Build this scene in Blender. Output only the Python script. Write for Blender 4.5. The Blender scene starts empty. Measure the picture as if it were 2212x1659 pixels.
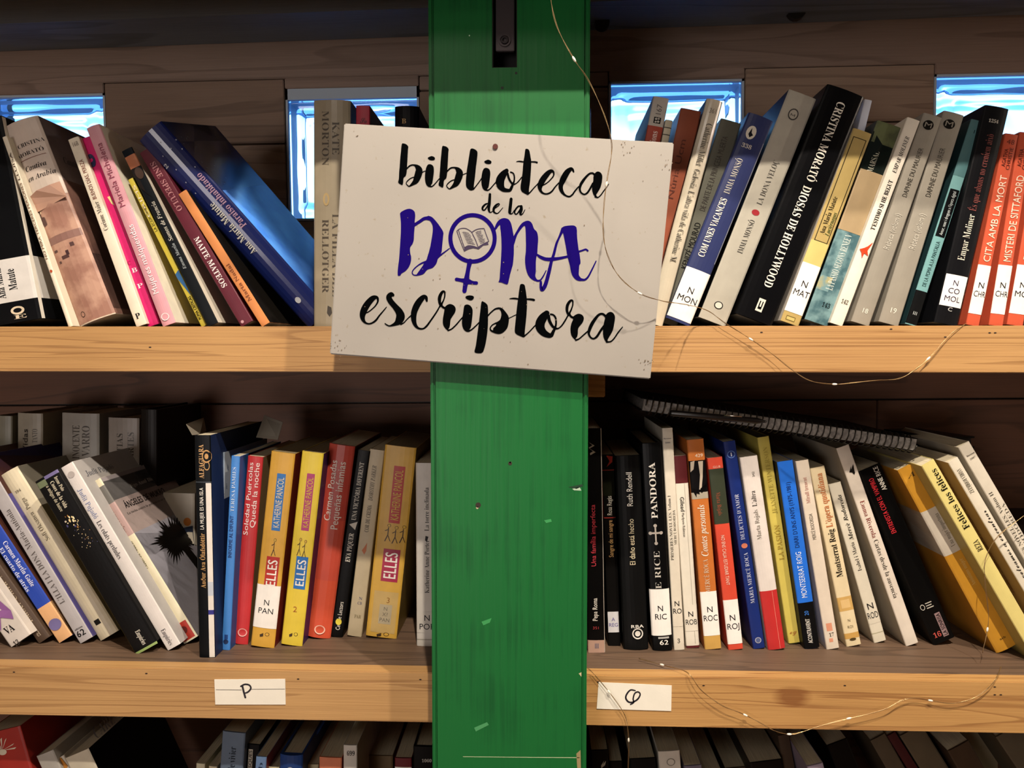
import bpy, bmesh, math, random
from mathutils import Vector, Matrix, Euler
from mathutils.geometry import tessellate_polygon
random.seed(7)
SC = bpy.context.scene
COL = SC.collection

# ------------------------------------------------------------------ camera
D = 0.77            # distance from the lens to the front edge of the shelves
FPX = 1600.0
CAM_ROT = Euler((math.radians(90 - 2.9), 0, math.radians(2.08)), 'XYZ')
cd = bpy.data.cameras.new('camera'); cam = bpy.data.objects.new('camera', cd); COL.objects.link(cam)
cam.location = (0, -D, 0); cam.rotation_euler = CAM_ROT
cd.sensor_width = 36; cd.lens = FPX / 2212 * 36; cd.clip_start = 0.02
SC.camera = cam
RM = CAM_ROT.to_matrix()

# ------------------------------------------------------------------ world: bluish evening sky seen only through the glass blocks
W = bpy.data.worlds.new('world'); SC.world = W; W.use_nodes = True
nt = W.node_tree; nt.nodes.clear()
wo = nt.nodes.new('ShaderNodeOutputWorld'); bg = nt.nodes.new('ShaderNodeBackground')
tc = nt.nodes.new('ShaderNodeTexCoord'); sp = nt.nodes.new('ShaderNodeSeparateXYZ'); rp = nt.nodes.new('ShaderNodeValToRGB')
nt.links.new(tc.outputs['Generated'], sp.inputs[0]); nt.links.new(sp.outputs['Z'], rp.inputs[0])
nt.links.new(rp.outputs[0], bg.inputs[0]); nt.links.new(bg.outputs[0], wo.inputs[0])
cr = rp.color_ramp
cr.elements[0].position = 0.0; cr.elements[0].color = (.10, .30, .85, 1)
cr.elements[1].position = 1.0; cr.elements[1].color = (.02, .09, .55, 1)
for p_, c_ in ((.12, (.14, .42, 1.0, 1)), (.20, (.55, .85, 1.2, 1)), (.27, (.50, .82, 1.2, 1)), (.33, (.24, .55, 1.0, 1)), (.45, (.17, .46, 1.0, 1))):
    e_ = cr.elements.new(p_); e_.color = c_
bg.inputs[1].default_value = 3.2

# ------------------------------------------------------------------ lamps of the room and added fill lights
def lamp(name, loc, aim, power, color, size, kind='AREA'):
    l = bpy.data.lights.new(name, kind); o = bpy.data.objects.new(name, l); COL.objects.link(o)
    l.energy = power; l.color = color
    if kind == 'AREA': l.shape = 'DISK'; l.size = size
    else: l.shadow_soft_size = size
    o.location = loc; o.rotation_euler = (Vector(aim) - Vector(loc)).to_track_quat('-Z', 'Y').to_euler()
    return o
lamp('ceiling_spot', (0.53, -0.80, 1.28), (0, .05, -.15), 25, (1, .87, .72), .035)
lamp('ceiling_spot', (0.09, -0.95, 1.20), (0, .05, -.15), 35, (1, .87, .72), .03)
lamp('wall_lamp', (1.90, -0.62, .42), (0, -.05, 0), 6, (1, .86, .70), .05)
lamp('fill_lamp', (-0.6, -2.6, 1.45), (0, 0, -.2), 9, (1, .88, .76), .6)  # added soft fill that lifts the ambient light
lamp('fill_lamp', (-1.1, -3.2, -.50), (0, 0, .1), 27, (1, .90, .86), .9)  # low fill added behind the camera to brighten the back wall
SC.view_settings.view_transform = 'Standard'; SC.view_settings.look = 'None'
SC.view_settings.exposure = 0.0; SC.view_settings.gamma = 1; SC.view_settings.use_curve_mapping = False

# ------------------------------------------------------------------ helpers
def ray(px, py): return RM @ Vector(((px - 1106) / FPX, -(py - 829.5) / FPX, -1))
def at(px, py, Y):                       # point on the plane y = Y
    r = ray(px, py); k = (Y + D) / r.y
    return Vector((r.x * k, Y, r.z * k))
def atz(px, py, z):
    r = ray(px, py); k = z / r.z
    return Vector((r.x * k, -D + r.y * k, z))
def lin(c):
    if isinstance(c, str): c = [int(c[i:i + 2], 16) / 255 for i in (0, 2, 4)]
    return tuple((x / 12.92 if x <= .04045 else ((x + .055) / 1.055) ** 2.4) for x in c)
def newmat(name):
    m = bpy.data.materials.new(name); m.use_nodes = True
    return m, m.node_tree, m.node_tree.nodes['Principled BSDF']
def N(t, typ, **kw):
    n = t.nodes.new(typ)
    for k, v in kw.items(): setattr(n, k, v)
    return n
_mats = {}
def paint(c, rough=.42, var=.10, coat=0.0, bump=.02, scale=60):
    """printed paper / card / cloth: a colour, or two colours blended by noise (c1, c2, scale)"""
    key = (c if isinstance(c, str) else tuple(c), rough, var, coat)
    if key in _mats: return _mats[key]
    m, t, p = newmat('print_' + str(len(_mats))); L = t.links
    co = N(t, 'ShaderNodeTexCoord'); no = N(t, 'ShaderNodeTexNoise'); ra = N(t, 'ShaderNodeValToRGB')
    two = not isinstance(c, str)
    no.inputs['Scale'].default_value = c[2] if two else scale
    no.inputs['Detail'].default_value = 6 if two else 4
    L.new(co.outputs['Object'], no.inputs['Vector']); L.new(no.outputs['Fac'], ra.inputs[0])
    a = Vector(lin(c[0] if two else c))
    if not two and max(a) < .03: a = a * .35; p.inputs['Specular IOR Level'].default_value = .12
    b = Vector(lin(c[1])) if two else a
    if two: ra.color_ramp.elements[0].position = .42; ra.color_ramp.elements[1].position = .58
    else:
        ra.color_ramp.elements[0].position = .25; ra.color_ramp.elements[1].position = .75
        a, b = a * (1 - var), a * (1 + var * .5)
    ra.color_ramp.elements[0].color = (*a, 1); ra.color_ramp.elements[1].color = (*b, 1)
    L.new(ra.outputs[0], p.inputs['Base Color'])
    if two or max(a) > .012: p.inputs['Specular IOR Level'].default_value = .3
    p.inputs['Roughness'].default_value = rough
    if coat: p.inputs['Coat Weight'].default_value = coat; p.inputs['Coat Roughness'].default_value = .12
    bp = N(t, 'ShaderNodeBump'); n2 = N(t, 'ShaderNodeTexNoise'); n2.inputs['Scale'].default_value = 260
    L.new(co.outputs['Object'], n2.inputs['Vector'])
    bp.inputs['Strength'].default_value = .12; bp.inputs['Distance'].default_value = .0006
    L.new(n2.outputs['Fac'], bp.inputs['Height']); L.new(bp.outputs[0], p.inputs['Normal'])
    _mats[key] = m
    return m
def flat(c, rough=.5, metal=0.0, spec=.5):
    key = ('flat', c, rough, metal)
    if key in _mats: return _mats[key]
    m, t, p = newmat('plain_' + str(len(_mats)))
    p.inputs['Base Color'].default_value = (*lin(c), 1); p.inputs['Roughness'].default_value = rough
    p.inputs['Metallic'].default_value = metal; p.inputs['Specular IOR Level'].default_value = spec
    _mats[key] = m
    return m
def pages(c='d8ccae'):
    key = ('pages', c)
    if key in _mats: return _mats[key]
    m, t, p = newmat('page_edges'); L = t.links
    co = N(t, 'ShaderNodeTexCoord'); mp = N(t, 'ShaderNodeMapping'); no = N(t, 'ShaderNodeTexNoise'); ra = N(t, 'ShaderNodeValToRGB')
    mp.inputs['Scale'].default_value = (2600, 30, 30); no.inputs['Scale'].default_value = 1; no.inputs['Detail'].default_value = 2
    L.new(co.outputs['Object'], mp.inputs[0]); L.new(mp.outputs[0], no.inputs['Vector']); L.new(no.outputs['Fac'], ra.inputs[0])
    a = Vector(lin(c)); ra.color_ramp.elements[0].position = .3; ra.color_ramp.elements[1].position = .7
    ra.color_ramp.elements[0].color = (*(a * .62), 1); ra.color_ramp.elements[1].color = (*a, 1)
    L.new(ra.outputs[0], p.inputs['Base Color']); p.inputs['Roughness'].default_value = .85
    bp = N(t, 'ShaderNodeBump'); bp.inputs['Strength'].default_value = .4; bp.inputs['Distance'].default_value = .0004
    L.new(no.outputs['Fac'], bp.inputs['Height']); L.new(bp.outputs[0], p.inputs['Normal'])
    _mats[key] = m
    return m
def wood(name, base, dark, off=(0, 0, 0), axis='X', stretch=1.6, cross=34, lines=.5, rough=.55, knots=0.0, bump=.3, ring=9.0):
    """pine: long fibres, broad wandering growth rings, fine pores"""
    m, t, p = newmat(name); L = t.links
    co = N(t, 'ShaderNodeTexCoord'); mp = N(t, 'ShaderNodeMapping'); L.new(co.outputs['Object'], mp.inputs[0])
    s = [cross] * 3; s['XYZ'.index(axis)] = stretch
    mp.inputs['Scale'].default_value = s; mp.inputs['Location'].default_value = off
    n1 = N(t, 'ShaderNodeTexNoise'); n1.inputs['Scale'].default_value = .9; n1.inputs['Detail'].default_value = 2.5; n1.inputs['Distortion'].default_value = .6
    L.new(mp.outputs[0], n1.inputs['Vector'])
    mu = N(t, 'ShaderNodeMath', operation='MULTIPLY'); mu.inputs[1].default_value = ring; L.new(n1.outputs['Fac'], mu.inputs[0])
    fr = N(t, 'ShaderNodeMath', operation='FRACT'); L.new(mu.outputs[0], fr.inputs[0])
    ra = N(t, 'ShaderNodeValToRGB'); L.new(fr.outputs[0], ra.inputs[0])
    e = ra.color_ramp.elements
    e[0].position = 0; e[0].color = (0, 0, 0, 1); e[1].position = 1; e[1].color = (0, 0, 0, 1)
    x = e.new(.72); x.color = (.12, .12, .12, 1); x = e.new(.90); x.color = (lines, lines, lines, 1); x = e.new(.96); x.color = (lines * .8, lines * .8, lines * .8, 1)
    mp2 = N(t, 'ShaderNodeMapping'); L.new(co.outputs['Object'], mp2.inputs[0])
    s2 = [900] * 3; s2['XYZ'.index(axis)] = 14; mp2.inputs['Scale'].default_value = s2
    n2 = N(t, 'ShaderNodeTexNoise'); n2.inputs['Scale'].default_value = 1; n2.inputs['Detail'].default_value = 3; L.new(mp2.outputs[0], n2.inputs['Vector'])
    m2 = N(t, 'ShaderNodeMath', operation='MULTIPLY_ADD'); L.new(n2.outputs['Fac'], m2.inputs[0]); m2.inputs[1].default_value = .55; m2.inputs[2].default_value = -.2
    ad = N(t, 'ShaderNodeMath', operation='ADD'); ad.use_clamp = True; L.new(ra.outputs[0], ad.inputs[0]); L.new(m2.outputs[0], ad.inputs[1])
    n3 = N(t, 'ShaderNodeTexNoise'); n3.inputs['Scale'].default_value = 5; L.new(co.outputs['Object'], n3.inputs['Vector'])
    m3 = N(t, 'ShaderNodeMath', operation='MULTIPLY_ADD'); L.new(n3.outputs['Fac'], m3.inputs[0]); m3.inputs[1].default_value = .5; m3.inputs[2].default_value = -.2
    a2 = N(t, 'ShaderNodeMath', operation='ADD'); a2.use_clamp = True; L.new(ad.outputs[0], a2.inputs[0]); L.new(m3.outputs[0], a2.inputs[1])
    fac = a2.outputs[0]
    if knots:
        vo = N(t, 'ShaderNodeTexVoronoi'); mpk = N(t, 'ShaderNodeMapping'); mpk.inputs['Scale'].default_value = (5, 9, 9); mpk.inputs['Location'].default_value = off
        L.new(co.outputs['Object'], mpk.inputs[0]); L.new(mpk.outputs[0], vo.inputs['Vector']); vo.inputs['Scale'].default_value = 1
        rk = N(t, 'ShaderNodeValToRGB'); L.new(vo.outputs['Distance'], rk.inputs[0])
        rk.color_ramp.elements[0].position = .05; rk.color_ramp.elements[0].color = (knots, knots, knots, 1)
        rk.color_ramp.elements[1].position = .11; rk.color_ramp.elements[1].color = (0, 0, 0, 1)
        ak = N(t, 'ShaderNodeMath', operation='ADD'); ak.use_clamp = True; L.new(fac, ak.inputs[0]); L.new(rk.outputs[0], ak.inputs[1]); fac = ak.outputs[0]
    mx = N(t, 'ShaderNodeMix', data_type='RGBA'); L.new(fac, mx.inputs[0])
    mx.inputs[6].default_value = (*lin(base), 1); mx.inputs[7].default_value = (*lin(dark), 1)
    L.new(mx.outputs[2], p.inputs['Base Color']); p.inputs['Roughness'].default_value = rough
    bp = N(t, 'ShaderNodeBump'); bp.inputs['Strength'].default_value = bump; bp.inputs['Distance'].default_value = .0008; bp.invert = True
    L.new(fac, bp.inputs['Height']); L.new(bp.outputs[0], p.inputs['Normal'])
    return m

def mesh_obj(name, verts, faces, mats, parent=None, midx=None, smooth=False):
    me = bpy.data.meshes.new(name); me.from_pydata([tuple(v) for v in verts], [], faces)
    if not isinstance(mats, (list, tuple)): mats = [mats]
    for m in mats: me.materials.append(m)
    if midx: me.polygons.foreach_set('material_index', midx)
    if smooth: me.polygons.foreach_set('use_smooth', [True] * len(me.polygons))
    me.update()
    o = bpy.data.objects.new(name, me); COL.objects.link(o)
    if parent: o.parent = parent
    return o
def box_data(x0, x1, y0, y1, z0, z1):
    v = [(x, y, z) for z in (z0, z1) for y in (y0, y1) for x in (x0, x1)]
    return v, [(0, 2, 3, 1), (4, 5, 7, 6), (0, 1, 5, 4), (2, 6, 7, 3), (0, 4, 6, 2), (1, 3, 7, 5)]
def boxes(name, lst, mat, parent=None, bevel=0.0, rx=None):
    bm = bmesh.new()
    for b in lst:
        v, f = box_data(*b); vs = [bm.verts.new(c) for c in v]
        fs = [bm.faces.new([vs[i] for i in q]) for q in f]
    if bevel: bmesh.ops.bevel(bm, geom=bm.edges[:], offset=bevel, segments=2, affect='EDGES')
    me = bpy.data.meshes.new(name); bm.to_mesh(me); bm.free(); me.materials.append(mat)
    o = bpy.data.objects.new(name, me); COL.objects.link(o)
    if parent: o.parent = parent
    return o
def empty(name, loc=(0, 0, 0), mat=None):
    o = bpy.data.objects.new(name, None); COL.objects.link(o); o.empty_display_size = .02
    if mat is not None: o.matrix_world = mat
    else: o.location = loc
    return o
def tag(o, label=None, cat=None, group=None, kind=None):
    if label: o['label'] = label
    if cat: o['category'] = cat
    if group: o['group'] = group
    if kind: o['kind'] = kind
    return o
def tube(name, pts, r, mat, parent=None, seg=6, closed=False, rad=None):
    """round wire through points"""
    V, F = [], []; n = len(pts); pts = [Vector(p) for p in pts]
    up = Vector((0, 0, 1))
    for i, p in enumerate(pts):
        t = (pts[(i + 1) % n] - pts[i - 1]) if closed or 0 < i < n - 1 else (pts[1] - pts[0] if i == 0 else pts[-1] - pts[-2])
        t.normalize(); a = t.cross(up)
        if a.length < .1: a = t.cross(Vector((0, 1, 0)))
        a.normalize(); b = t.cross(a); rr = rad[i] if rad else r
        for k in range(seg):
            q = 2 * math.pi * k / seg; V.append(p + (a * math.cos(q) + b * math.sin(q)) * rr)
    m = n if closed else n - 1
    for i in range(m):
        for k in range(seg):
            j = (i + 1) % n
            F.append((i * seg + k, i * seg + (k + 1) % seg, j * seg + (k + 1) % seg, j * seg + k))
    if not closed: F.append(tuple(range(seg))[::-1]); F.append(tuple((n - 1) * seg + k for k in range(seg)))
    return mesh_obj(name, V, F, mat, parent, smooth=True)
def catmull(P, sub=6):
    P = [tuple(p) for p in P]; out = []; n = len(P)
    for i in range(n - 1):
        p0, p1, p2, p3 = P[max(i - 1, 0)], P[i], P[i + 1], P[min(i + 2, n - 1)]
        for s in range(sub):
            t = s / sub
            out.append(tuple(.5 * (2 * b + (c - a) * t + (2 * a - 5 * b + 4 * c - d) * t * t + (3 * b - a - 3 * c + d) * t ** 3)
                             for a, b, c, d in zip(p0, p1, p2, p3)))
    out.append(P[-1]); return out

# ------------------------------------------------------------------ lettering (built-in font, one mesh per glyph, laid out by hand)
SER_B = {}
def styled(ch, style):
    if style in ('sans', 'bold'): return ch
    o = ord(ch)
    caps, low, dig = {'serif': (0x1D400, 0x1D41A, 0x1D7CE), 'serifthin': (0x1D400, 0x1D41A, 0x1D7CE), 'italic': (0x1D468, 0x1D482, 0x1D7CE),
                      'script': (0x1D4D0, 0x1D4EA, 0x1D7CE)}[style]
    if 65 <= o <= 90: return chr(caps + o - 65)
    if 97 <= o <= 122: return chr(low + o - 97)
    if 48 <= o <= 57: return chr(dig + o - 48)
    return ch
ACC = {'á': ('a', '/'), 'é': ('e', '/'), 'í': ('i', '/'), 'ó': ('o', '/'), 'ú': ('u', '/'), 'Á': ('A', '/'), 'É': ('E', '/'), 'Í': ('I', '/'), 'Ó': ('O', '/'),
       'Ú': ('U', '/'), 'è': ('e', '\\'), 'ò': ('o', '\\'), 'à': ('a', '\\'), 'ñ': ('n', '~'), 'Ç': ('C', ','), 'ç': ('c', ',')}
OFFS = {'sans': 0, 'bold': 0, 'serif': 0, 'serifthin': -.012, 'italic': -.006, 'script': 0}
_g = {}
_tc = bpy.data.curves.new('glyph', 'FONT'); _tc.resolution_u = 3
_to = bpy.data.objects.new('glyph', _tc)          # never linked into the scene
def _text_mesh(s, style):
    _tc.body = s; _tc.offset = OFFS[style]
    me = bpy.data.meshes.new_from_object(_to)
    v = [(q.co.x, q.co.y) for q in me.vertices]; f = [tuple(p.vertices) for p in me.polygons]
    bpy.data.meshes.remove(me)
    return v, f
def _w(s, style):
    v, _ = _text_mesh(s, style)
    return (max(q[0] for q in v) - min(q[0] for q in v)) if v else 0
def glyph(ch, style):
    k = (ch, style)
    if k in _g: return _g[k]
    if ch == ' ': _g[k] = ([], [], .28); return _g[k]
    base, acc = ACC.get(ch, (ch, None))
    c = styled(base, style); v, f = _text_mesh(c, style); H = styled('H', style)
    if ('HH', style) not in _g: _g[('HH', style)] = _w(H + H, style)
    adv = max(.12, _w(H + c + H, style) - _g[('HH', style)])
    if acc and v:
        x = (max(q[0] for q in v) + min(q[0] for q in v)) / 2; y = max(q[1] for q in v)
        if base == 'i': y -= .06
        n = len(v)
        if acc == '/': q = [(x - .05, y + .05), (x + .03, y + .05), (x + .14, y + .18), (x + .03, y + .18)]
        elif acc == '\\': q = [(x + .05, y + .05), (x - .03, y + .05), (x - .14, y + .18), (x - .03, y + .18)]
        elif acc == '~': q = [(x - .15, y + .06), (x + .15, y + .06), (x + .15, y + .12), (x - .15, y + .12)]
        else: q = [(x - .03, -.02), (x + .05, -.02), (x + .02, -.17), (x - .10, -.17)]
        v += q; f.append((n, n + 1, n + 2, n + 3))
    _g[k] = (v, f, adv)
    return _g[k]
def layout(s, style):
    """text -> verts (cap height 1, x from 0), faces, total length"""
    V, F = [], []; x = 0; cap = .70
    for ch in s:
        v, f, a = glyph(ch, style)
        for dx, dy in (((-.018, 0), (.018, 0), (0, .012)) if style == 'bold' else ((0, 0),)):
            n = len(V); V += [((q[0] + x + dx) / cap, (q[1] + dy) / cap) for q in v]; F += [tuple(i + n for i in t) for t in f]
        x += a + (.03 if style == 'bold' else 0)
    return V, F, max(x, .01) / cap

# ------------------------------------------------------------------ books
ZS = {}          # shelf top heights, filled below
class Book:
    def __init__(s, label, tl, tr, bl, br, shelf, cover, Y=None, dep=.135, bulge=.0006, hard=False, page='d8ccae', group=None,
                 yaw=0, pitch=0, left=None, right=None, rough=.40, coat=0, name='book', cat='book'):
        zs = ZS[shelf]
        if Y is None: Y = min(atz(*(bl if bl[1] >= br[1] else br), zs).y, .2)
        TL, TR, BL, BR = [at(*q, Y) for q in (tl, tr, bl, br)]
        ct, cb = (TL + TR) / 2, (BL + BR) / 2
        u = (ct - cb).normalized(); t = Vector((u.z, 0, -u.x))
        w = ((TR - TL).dot(t) + (BR - BL).dot(t)) / 2
        top = ct; dv = Vector((0, 1, 0))
        if yaw or pitch:
            dv = (dv + t * math.tan(math.radians(yaw)) + u * math.tan(math.radians(pitch))).normalized()
            u = (u - dv * u.dot(dv)).normalized(); t = dv.cross(u).normalized(); 
        h = (ct.z - w / 2 * abs(t.z) - min(0, 0) - zs - max(0, -dv.z) * dep) / u.z
        s.w, s.h, s.dep, s.bulge = w, h, dep, bulge
        org = ct - u * h - t * (w / 2)
        M = Matrix(((t.x, dv.x, u.x, org.x), (t.y, dv.y, u.y, org.y), (t.z, dv.z, u.z, org.z), (0, 0, 0, 1)))
        s.root = empty(name, mat=M); s.hard = hard
        tag(s.root, label, cat, group)
        s.yt = (tl[1] + tr[1]) / 2; s.yb = s.yt + (h * (((bl[1] + br[1]) / 2 - s.yt) / max(1e-6, (ct - cb).length)))
        k = .0022 if hard else .0005
        A = [0, .015, .06, .2, .35, .5, .65, .8, .94, .985, 1]
        outer = [(0, dep)] + [(a * w, s.dd(a)) for a in A] + [(w, dep)]
        inner = [(k, dep)] + [(k, k + .0012), (w - k, k + .0012)] + [(w - k, dep)]
        V, F = [], []; P = outer + inner[::-1]; n = len(P); no = len(outer)
        for z in (0, h): V += [(x, y, z) for x, y in P]
        for i in range(n): j = (i + 1) % n; F.append((i, j, n + j, n + i))
        for z in (0, n):      # caps: left board, right board, spine fan
            il = [no + 3, no + 2, no + 1, no]      # inner order reversed: (w-k,dep),(w-k,k),(k,k),(k,dep) -> indexes no..no+3
            capL = (0, 1, no + 2, no + 3); capR = (no - 2, no - 1, no, no + 1); capS = tuple(range(1, no - 1)) + (no + 1, no + 2)
            for q in (capL, capR, capS): F.append(tuple(z + i for i in q) if z else tuple(i for i in q)[::-1])
        c = mesh_obj('cover', V, F, paint(cover, rough=rough, coat=coat), s.root)
        ins = .003 if hard else .0005
        e = .004 if hard else .0006
        v, f = box_data(k * 1.02, w - k * 1.02, k + .0013, dep - e, ins, h - ins)
        mesh_obj('page_block', v, f, pages(page), s.root)
        s.V, s.F, s.I, s.Ms = [], [], [], []
        s.stick = None
        if left: s.side(-1, left)
        if right: s.side(1, right)
    def dd(s, a):
        x = abs(2 * a - 1)
        return -s.bulge * (1 - x * x) + (.0009 * max(0, (x - .88) / .12) ** 2 if s.w > .006 else 0)
    def pt(s, a, v, o):
        """point on the wrap: a<0 left board, 0..1 spine, >1 right board (in spine widths), v up (0..1)"""
        w = s.w
        if a < 0: return (-o, s.dd(0) - a * w, v * s.h)
        if a > 1: return (w + o, s.dd(1) + (a - 1) * w, v * s.h)
        return (a * w, s.dd(a) - o, v * s.h)
    def mi(s, c, **k):
        m = paint(c, **k) if not isinstance(c, bpy.types.Material) else c
        if m not in s.Ms: s.Ms.append(m)
        return s.Ms.index(m)
    def v(s, y): return (s.yb - y) / (s.yb - s.yt)
    def quad(s, a0, a1, y0, y1, c, o=.00012, **k):
        """flat print between spine fractions a0..a1 and picture heights y0..y1"""
        v0, v1 = sorted((s.v(y0), s.v(y1))); v0 = max(v0, .0005); v1 = min(v1, .9995)
        xs = sorted({a0, a1} | {q for q in (0, .015, .06, .2, .35, .5, .65, .8, .94, .985, 1) if a0 < q < a1})
        n = len(s.V); mi = s.mi(c, **k)
        for a in xs: s.V += [s.pt(a, v0, o), s.pt(a, v1, o)]
        for i in range(len(xs) - 1):
            s.F.append((n + 2 * i, n + 2 * i + 2, n + 2 * i + 3, n + 2 * i + 1)); s.I.append(mi)
        return s
    def side(s, sd, c, y0=None, y1=None, f0=0, f1=1, **k):
        L = s.dep / s.w * .998
        y0 = s.yt if y0 is None else y0; y1 = s.yb if y1 is None else y1
        return s.quad(-L * f1, -L * f0, y0, y1, c, **k) if sd < 0 else s.quad(1 + L * f0, 1 + L * f1, y0, y1, c, **k)
    def band(s, y0, y1, c, wrap=True, **k):
        L = s.dep / s.w * .998
        if wrap: s.quad(-L, 1 + L, y0, y1, c, **k)
        else: s.quad(0, 1, y0, y1, c, **k)
        return s
    def poly(s, pts, c, o=.0002, **k):
        """filled outline in (a, y)"""
        o += s.bulge * min(1, max(q[0] for q in pts) - min(q[0] for q in pts)) ** 2 * 1.1
        vs = [Vector((a * 10, s.v(y) * 100, 0)) for a, y in pts]; n = len(s.V); mi = s.mi(c, **k)
        s.V += [s.pt(a, min(max(s.v(y), .001), .999), o) for a, y in pts]
        for t in tessellate_polygon([vs]): s.F.append(tuple(n + i for i in t)); s.I.append(mi)
        return s
    def ell(s, a, y, ra, ry, c, o=.0002, n=16, ring=None, **k):
        pts = [(a + ra * math.cos(2 * math.pi * i / n), y + ry * math.sin(2 * math.pi * i / n)) for i in range(n)]
        s.poly(pts, c, o=o, **k)
        if ring: s.poly([(a + (x - a) * .78, y + (q - y) * .78) for x, q in pts], ring, o=o + .00006)
        return s
    def txt(s, text, y0, y1, a, size, c, style='sans', way='up', o=.00026, a2=None):
        """'up' reads bottom to top, 'down' top to bottom, 'h' upright; size = cap height in spine widths"""
        V, F, L = layout(text, style); n = len(s.V); mi = s.mi(c, var=.02)
        o += s.bulge * (size if way != 'h' else (a2 - a) / max(1, len(text))) ** 2 * 1.2
        if way == 'h':      # y0 = baseline, y1 unused, a..a2 = extent across
            vb = s.v(y0); k = ((a2 - a)) / L; hh = size * s.w / s.h
            for x, y in V: s.V.append(s.pt(a + x * k, vb + y * hh, o))
        else:
            lo, hi = min(s.v(y0), s.v(y1)), max(s.v(y0), s.v(y1))
            for x, y in V:
                if way == 'up': s.V.append(s.pt(a + size / 2 - y * size, lo + (hi - lo) * x / L, o))
                else: s.V.append(s.pt(a - size / 2 + y * size, hi - (hi - lo) * x / L, o))
        s.F += [tuple(i + n for i in t) for t in F]; s.I += [mi] * len(F)
        return s
    def sticker(s, y0, y1, lines, a0=.0, a1=1.0, c='e6e2dc', ink='1c1c24', wrapL=0, wrapR=0, size=None, style='sans', fs=1.0):
        """call-number label: its own part, with its lettering"""
        S = s.sub(); S.quad(a0 - wrapL, a1 + wrapR, y0, y1, c, o=.00032, rough=.5)
        st = S.emit('label_sticker', s.root)
        T = s.sub(); ym = (y0 + y1) / 2; wa = a1 - a0
        n = len(lines)
        for i, q in enumerate(lines):
            cap = 11.5 * fs                        # letter height in picture units
            base = ym + cap / 2 + (i - (n - 1) / 2) * cap * 1.5
            capw = cap / (s.yb - s.yt) * s.h / s.w
            V, F, L = layout(q, style); ww = min(L * capw, wa * .88); am = (a0 + a1) / 2
            T.txt(q, base, 0, am - ww / 2, capw, ink, style, 'h', o=.00042, a2=am + ww / 2)
        T.emit('lettering', st)
        return s
    def sub(s):
        q = object.__new__(Book); q.__dict__.update(s.__dict__); q.V, q.F, q.I, q.Ms = [], [], [], []; return q
    def emit(s, name, parent):
        if s.V: return mesh_obj(name, s.V, s.F, s.Ms, parent, s.I)
    def done(s, name='cover_print'):
        s.emit(name, s.root); return s

# ------------------------------------------------------------------ heights
ZS['up'] = at(1164, 706, 0).z; ZS['mid'] = at(1164, 1443, 0).z
ZU0 = at(1164, 803, 0).z; ZM0 = at(1164, 1549, 0).z
ZS['low'] = ZS['mid'] - (ZS['up'] - ZS['mid'])
YW = .278                                     # face of the back wall
PINE, PINE_D = 'b38a55', '7b532a'
FLOOR_Z = -1.45; CEIL_Z = 1.75

# ------------------------------------------------------------------ the room (closed, so that the sky enters only through the glass blocks)
plaster = paint('cfc4b2', rough=.9, var=.05)
floor = boxes('floor', [(-2.6, 2.6, -4.2, .6, FLOOR_Z - .05, FLOOR_Z)], wood('floor_boards', '8a6540', '4c3320', axis='Y', cross=8)); tag(floor, kind='structure')
ceil = boxes('ceiling', [(-2.6, 2.6, -4.2, .6, CEIL_Z, CEIL_Z + .05)], wood('ceiling_boards', '8d7558', '5c452e', axis='X', cross=8)); tag(ceil, kind='structure')
for nm, b in (('wall_left', (-2.65, -2.6, -4.2, .6, FLOOR_Z, CEIL_Z)), ('wall_right', (2.6, 2.65, -4.2, .6, FLOOR_Z, CEIL_Z)), ('wall_front', (-2.6, 2.6, -4.25, -4.2, FLOOR_Z, CEIL_Z))):
    tag(boxes(nm, [b], plaster), kind='structure')

# back wall: heavy dark planks and short blocks of timber between the glass blocks
def zw(py): return at(1164, py, YW).z
TILT = -.0095
WX = [(-1.00, -.610), None]
gx = [(at(-155, 300, YW).x - .045, at(232, 300, YW).x), (at(622, 300, YW).x, at(910, 300, YW).x), (at(1320, 300, YW).x, at(1612, 300, YW).x), (at(2022, 300, YW).x, at(2022, 300, YW).x + .192)]
gx[0] = (gx[0][1] - .192, gx[0][1])
GZ0, GZ1 = zw(468), zw(179)
back = boxes('wall_back', [(-2.6, 2.6, YW + .012, YW + .09, FLOOR_Z - .03, GZ0), (-2.6, 2.6, YW + .012, YW + .09, GZ1, CEIL_Z + .02)] +
             [(a, b, YW + .012, YW + .09, GZ0, GZ1) for a, b in ((-2.6, gx[0][0]), (gx[0][1], gx[1][0]), (gx[1][1], gx[2][0]), (gx[2][1], gx[3][0]), (gx[3][1], 2.6))],
             wood('wall_backing', '2a1a10', '140c07'))  # dark backing wall seen through the gaps between planks
back.rotation_euler.y = TILT; tag(back, kind='structure')
WM = [wood('wall_plank_a', '9c8474', '6a5648', off=(0, 0, .3), cross=22, lines=.45, ring=6, rough=.6), wood('wall_plank_b', 'a48a74', '6e5646', off=(.4, .2, 0), cross=26, lines=.5, ring=7, rough=.6, knots=.7),
      wood('wall_plank_c', '917763', '5c483a', off=(.9, .1, .7), cross=18, lines=.5, ring=6, rough=.62)]
WL = wood('wall_plank_low', '6a4632', '3c261a', off=(.2, .6, .1), cross=20, lines=.5, ring=6, rough=.65)  # reddish planks, colour darkened further for the shade behind the lower shelf
def plank(lst, k):
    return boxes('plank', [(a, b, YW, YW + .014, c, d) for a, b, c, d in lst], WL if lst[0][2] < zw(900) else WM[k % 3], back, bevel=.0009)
g = .0014
plank([(-2.6, 2.6, zw(159) + g, zw(46))] + [(a, b, GZ1 + .0003, zw(159) + g) for a, b in gx], 0)
plank([(-2.6, 2.6, zw(46) + g, zw(-180))], 2)
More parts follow.
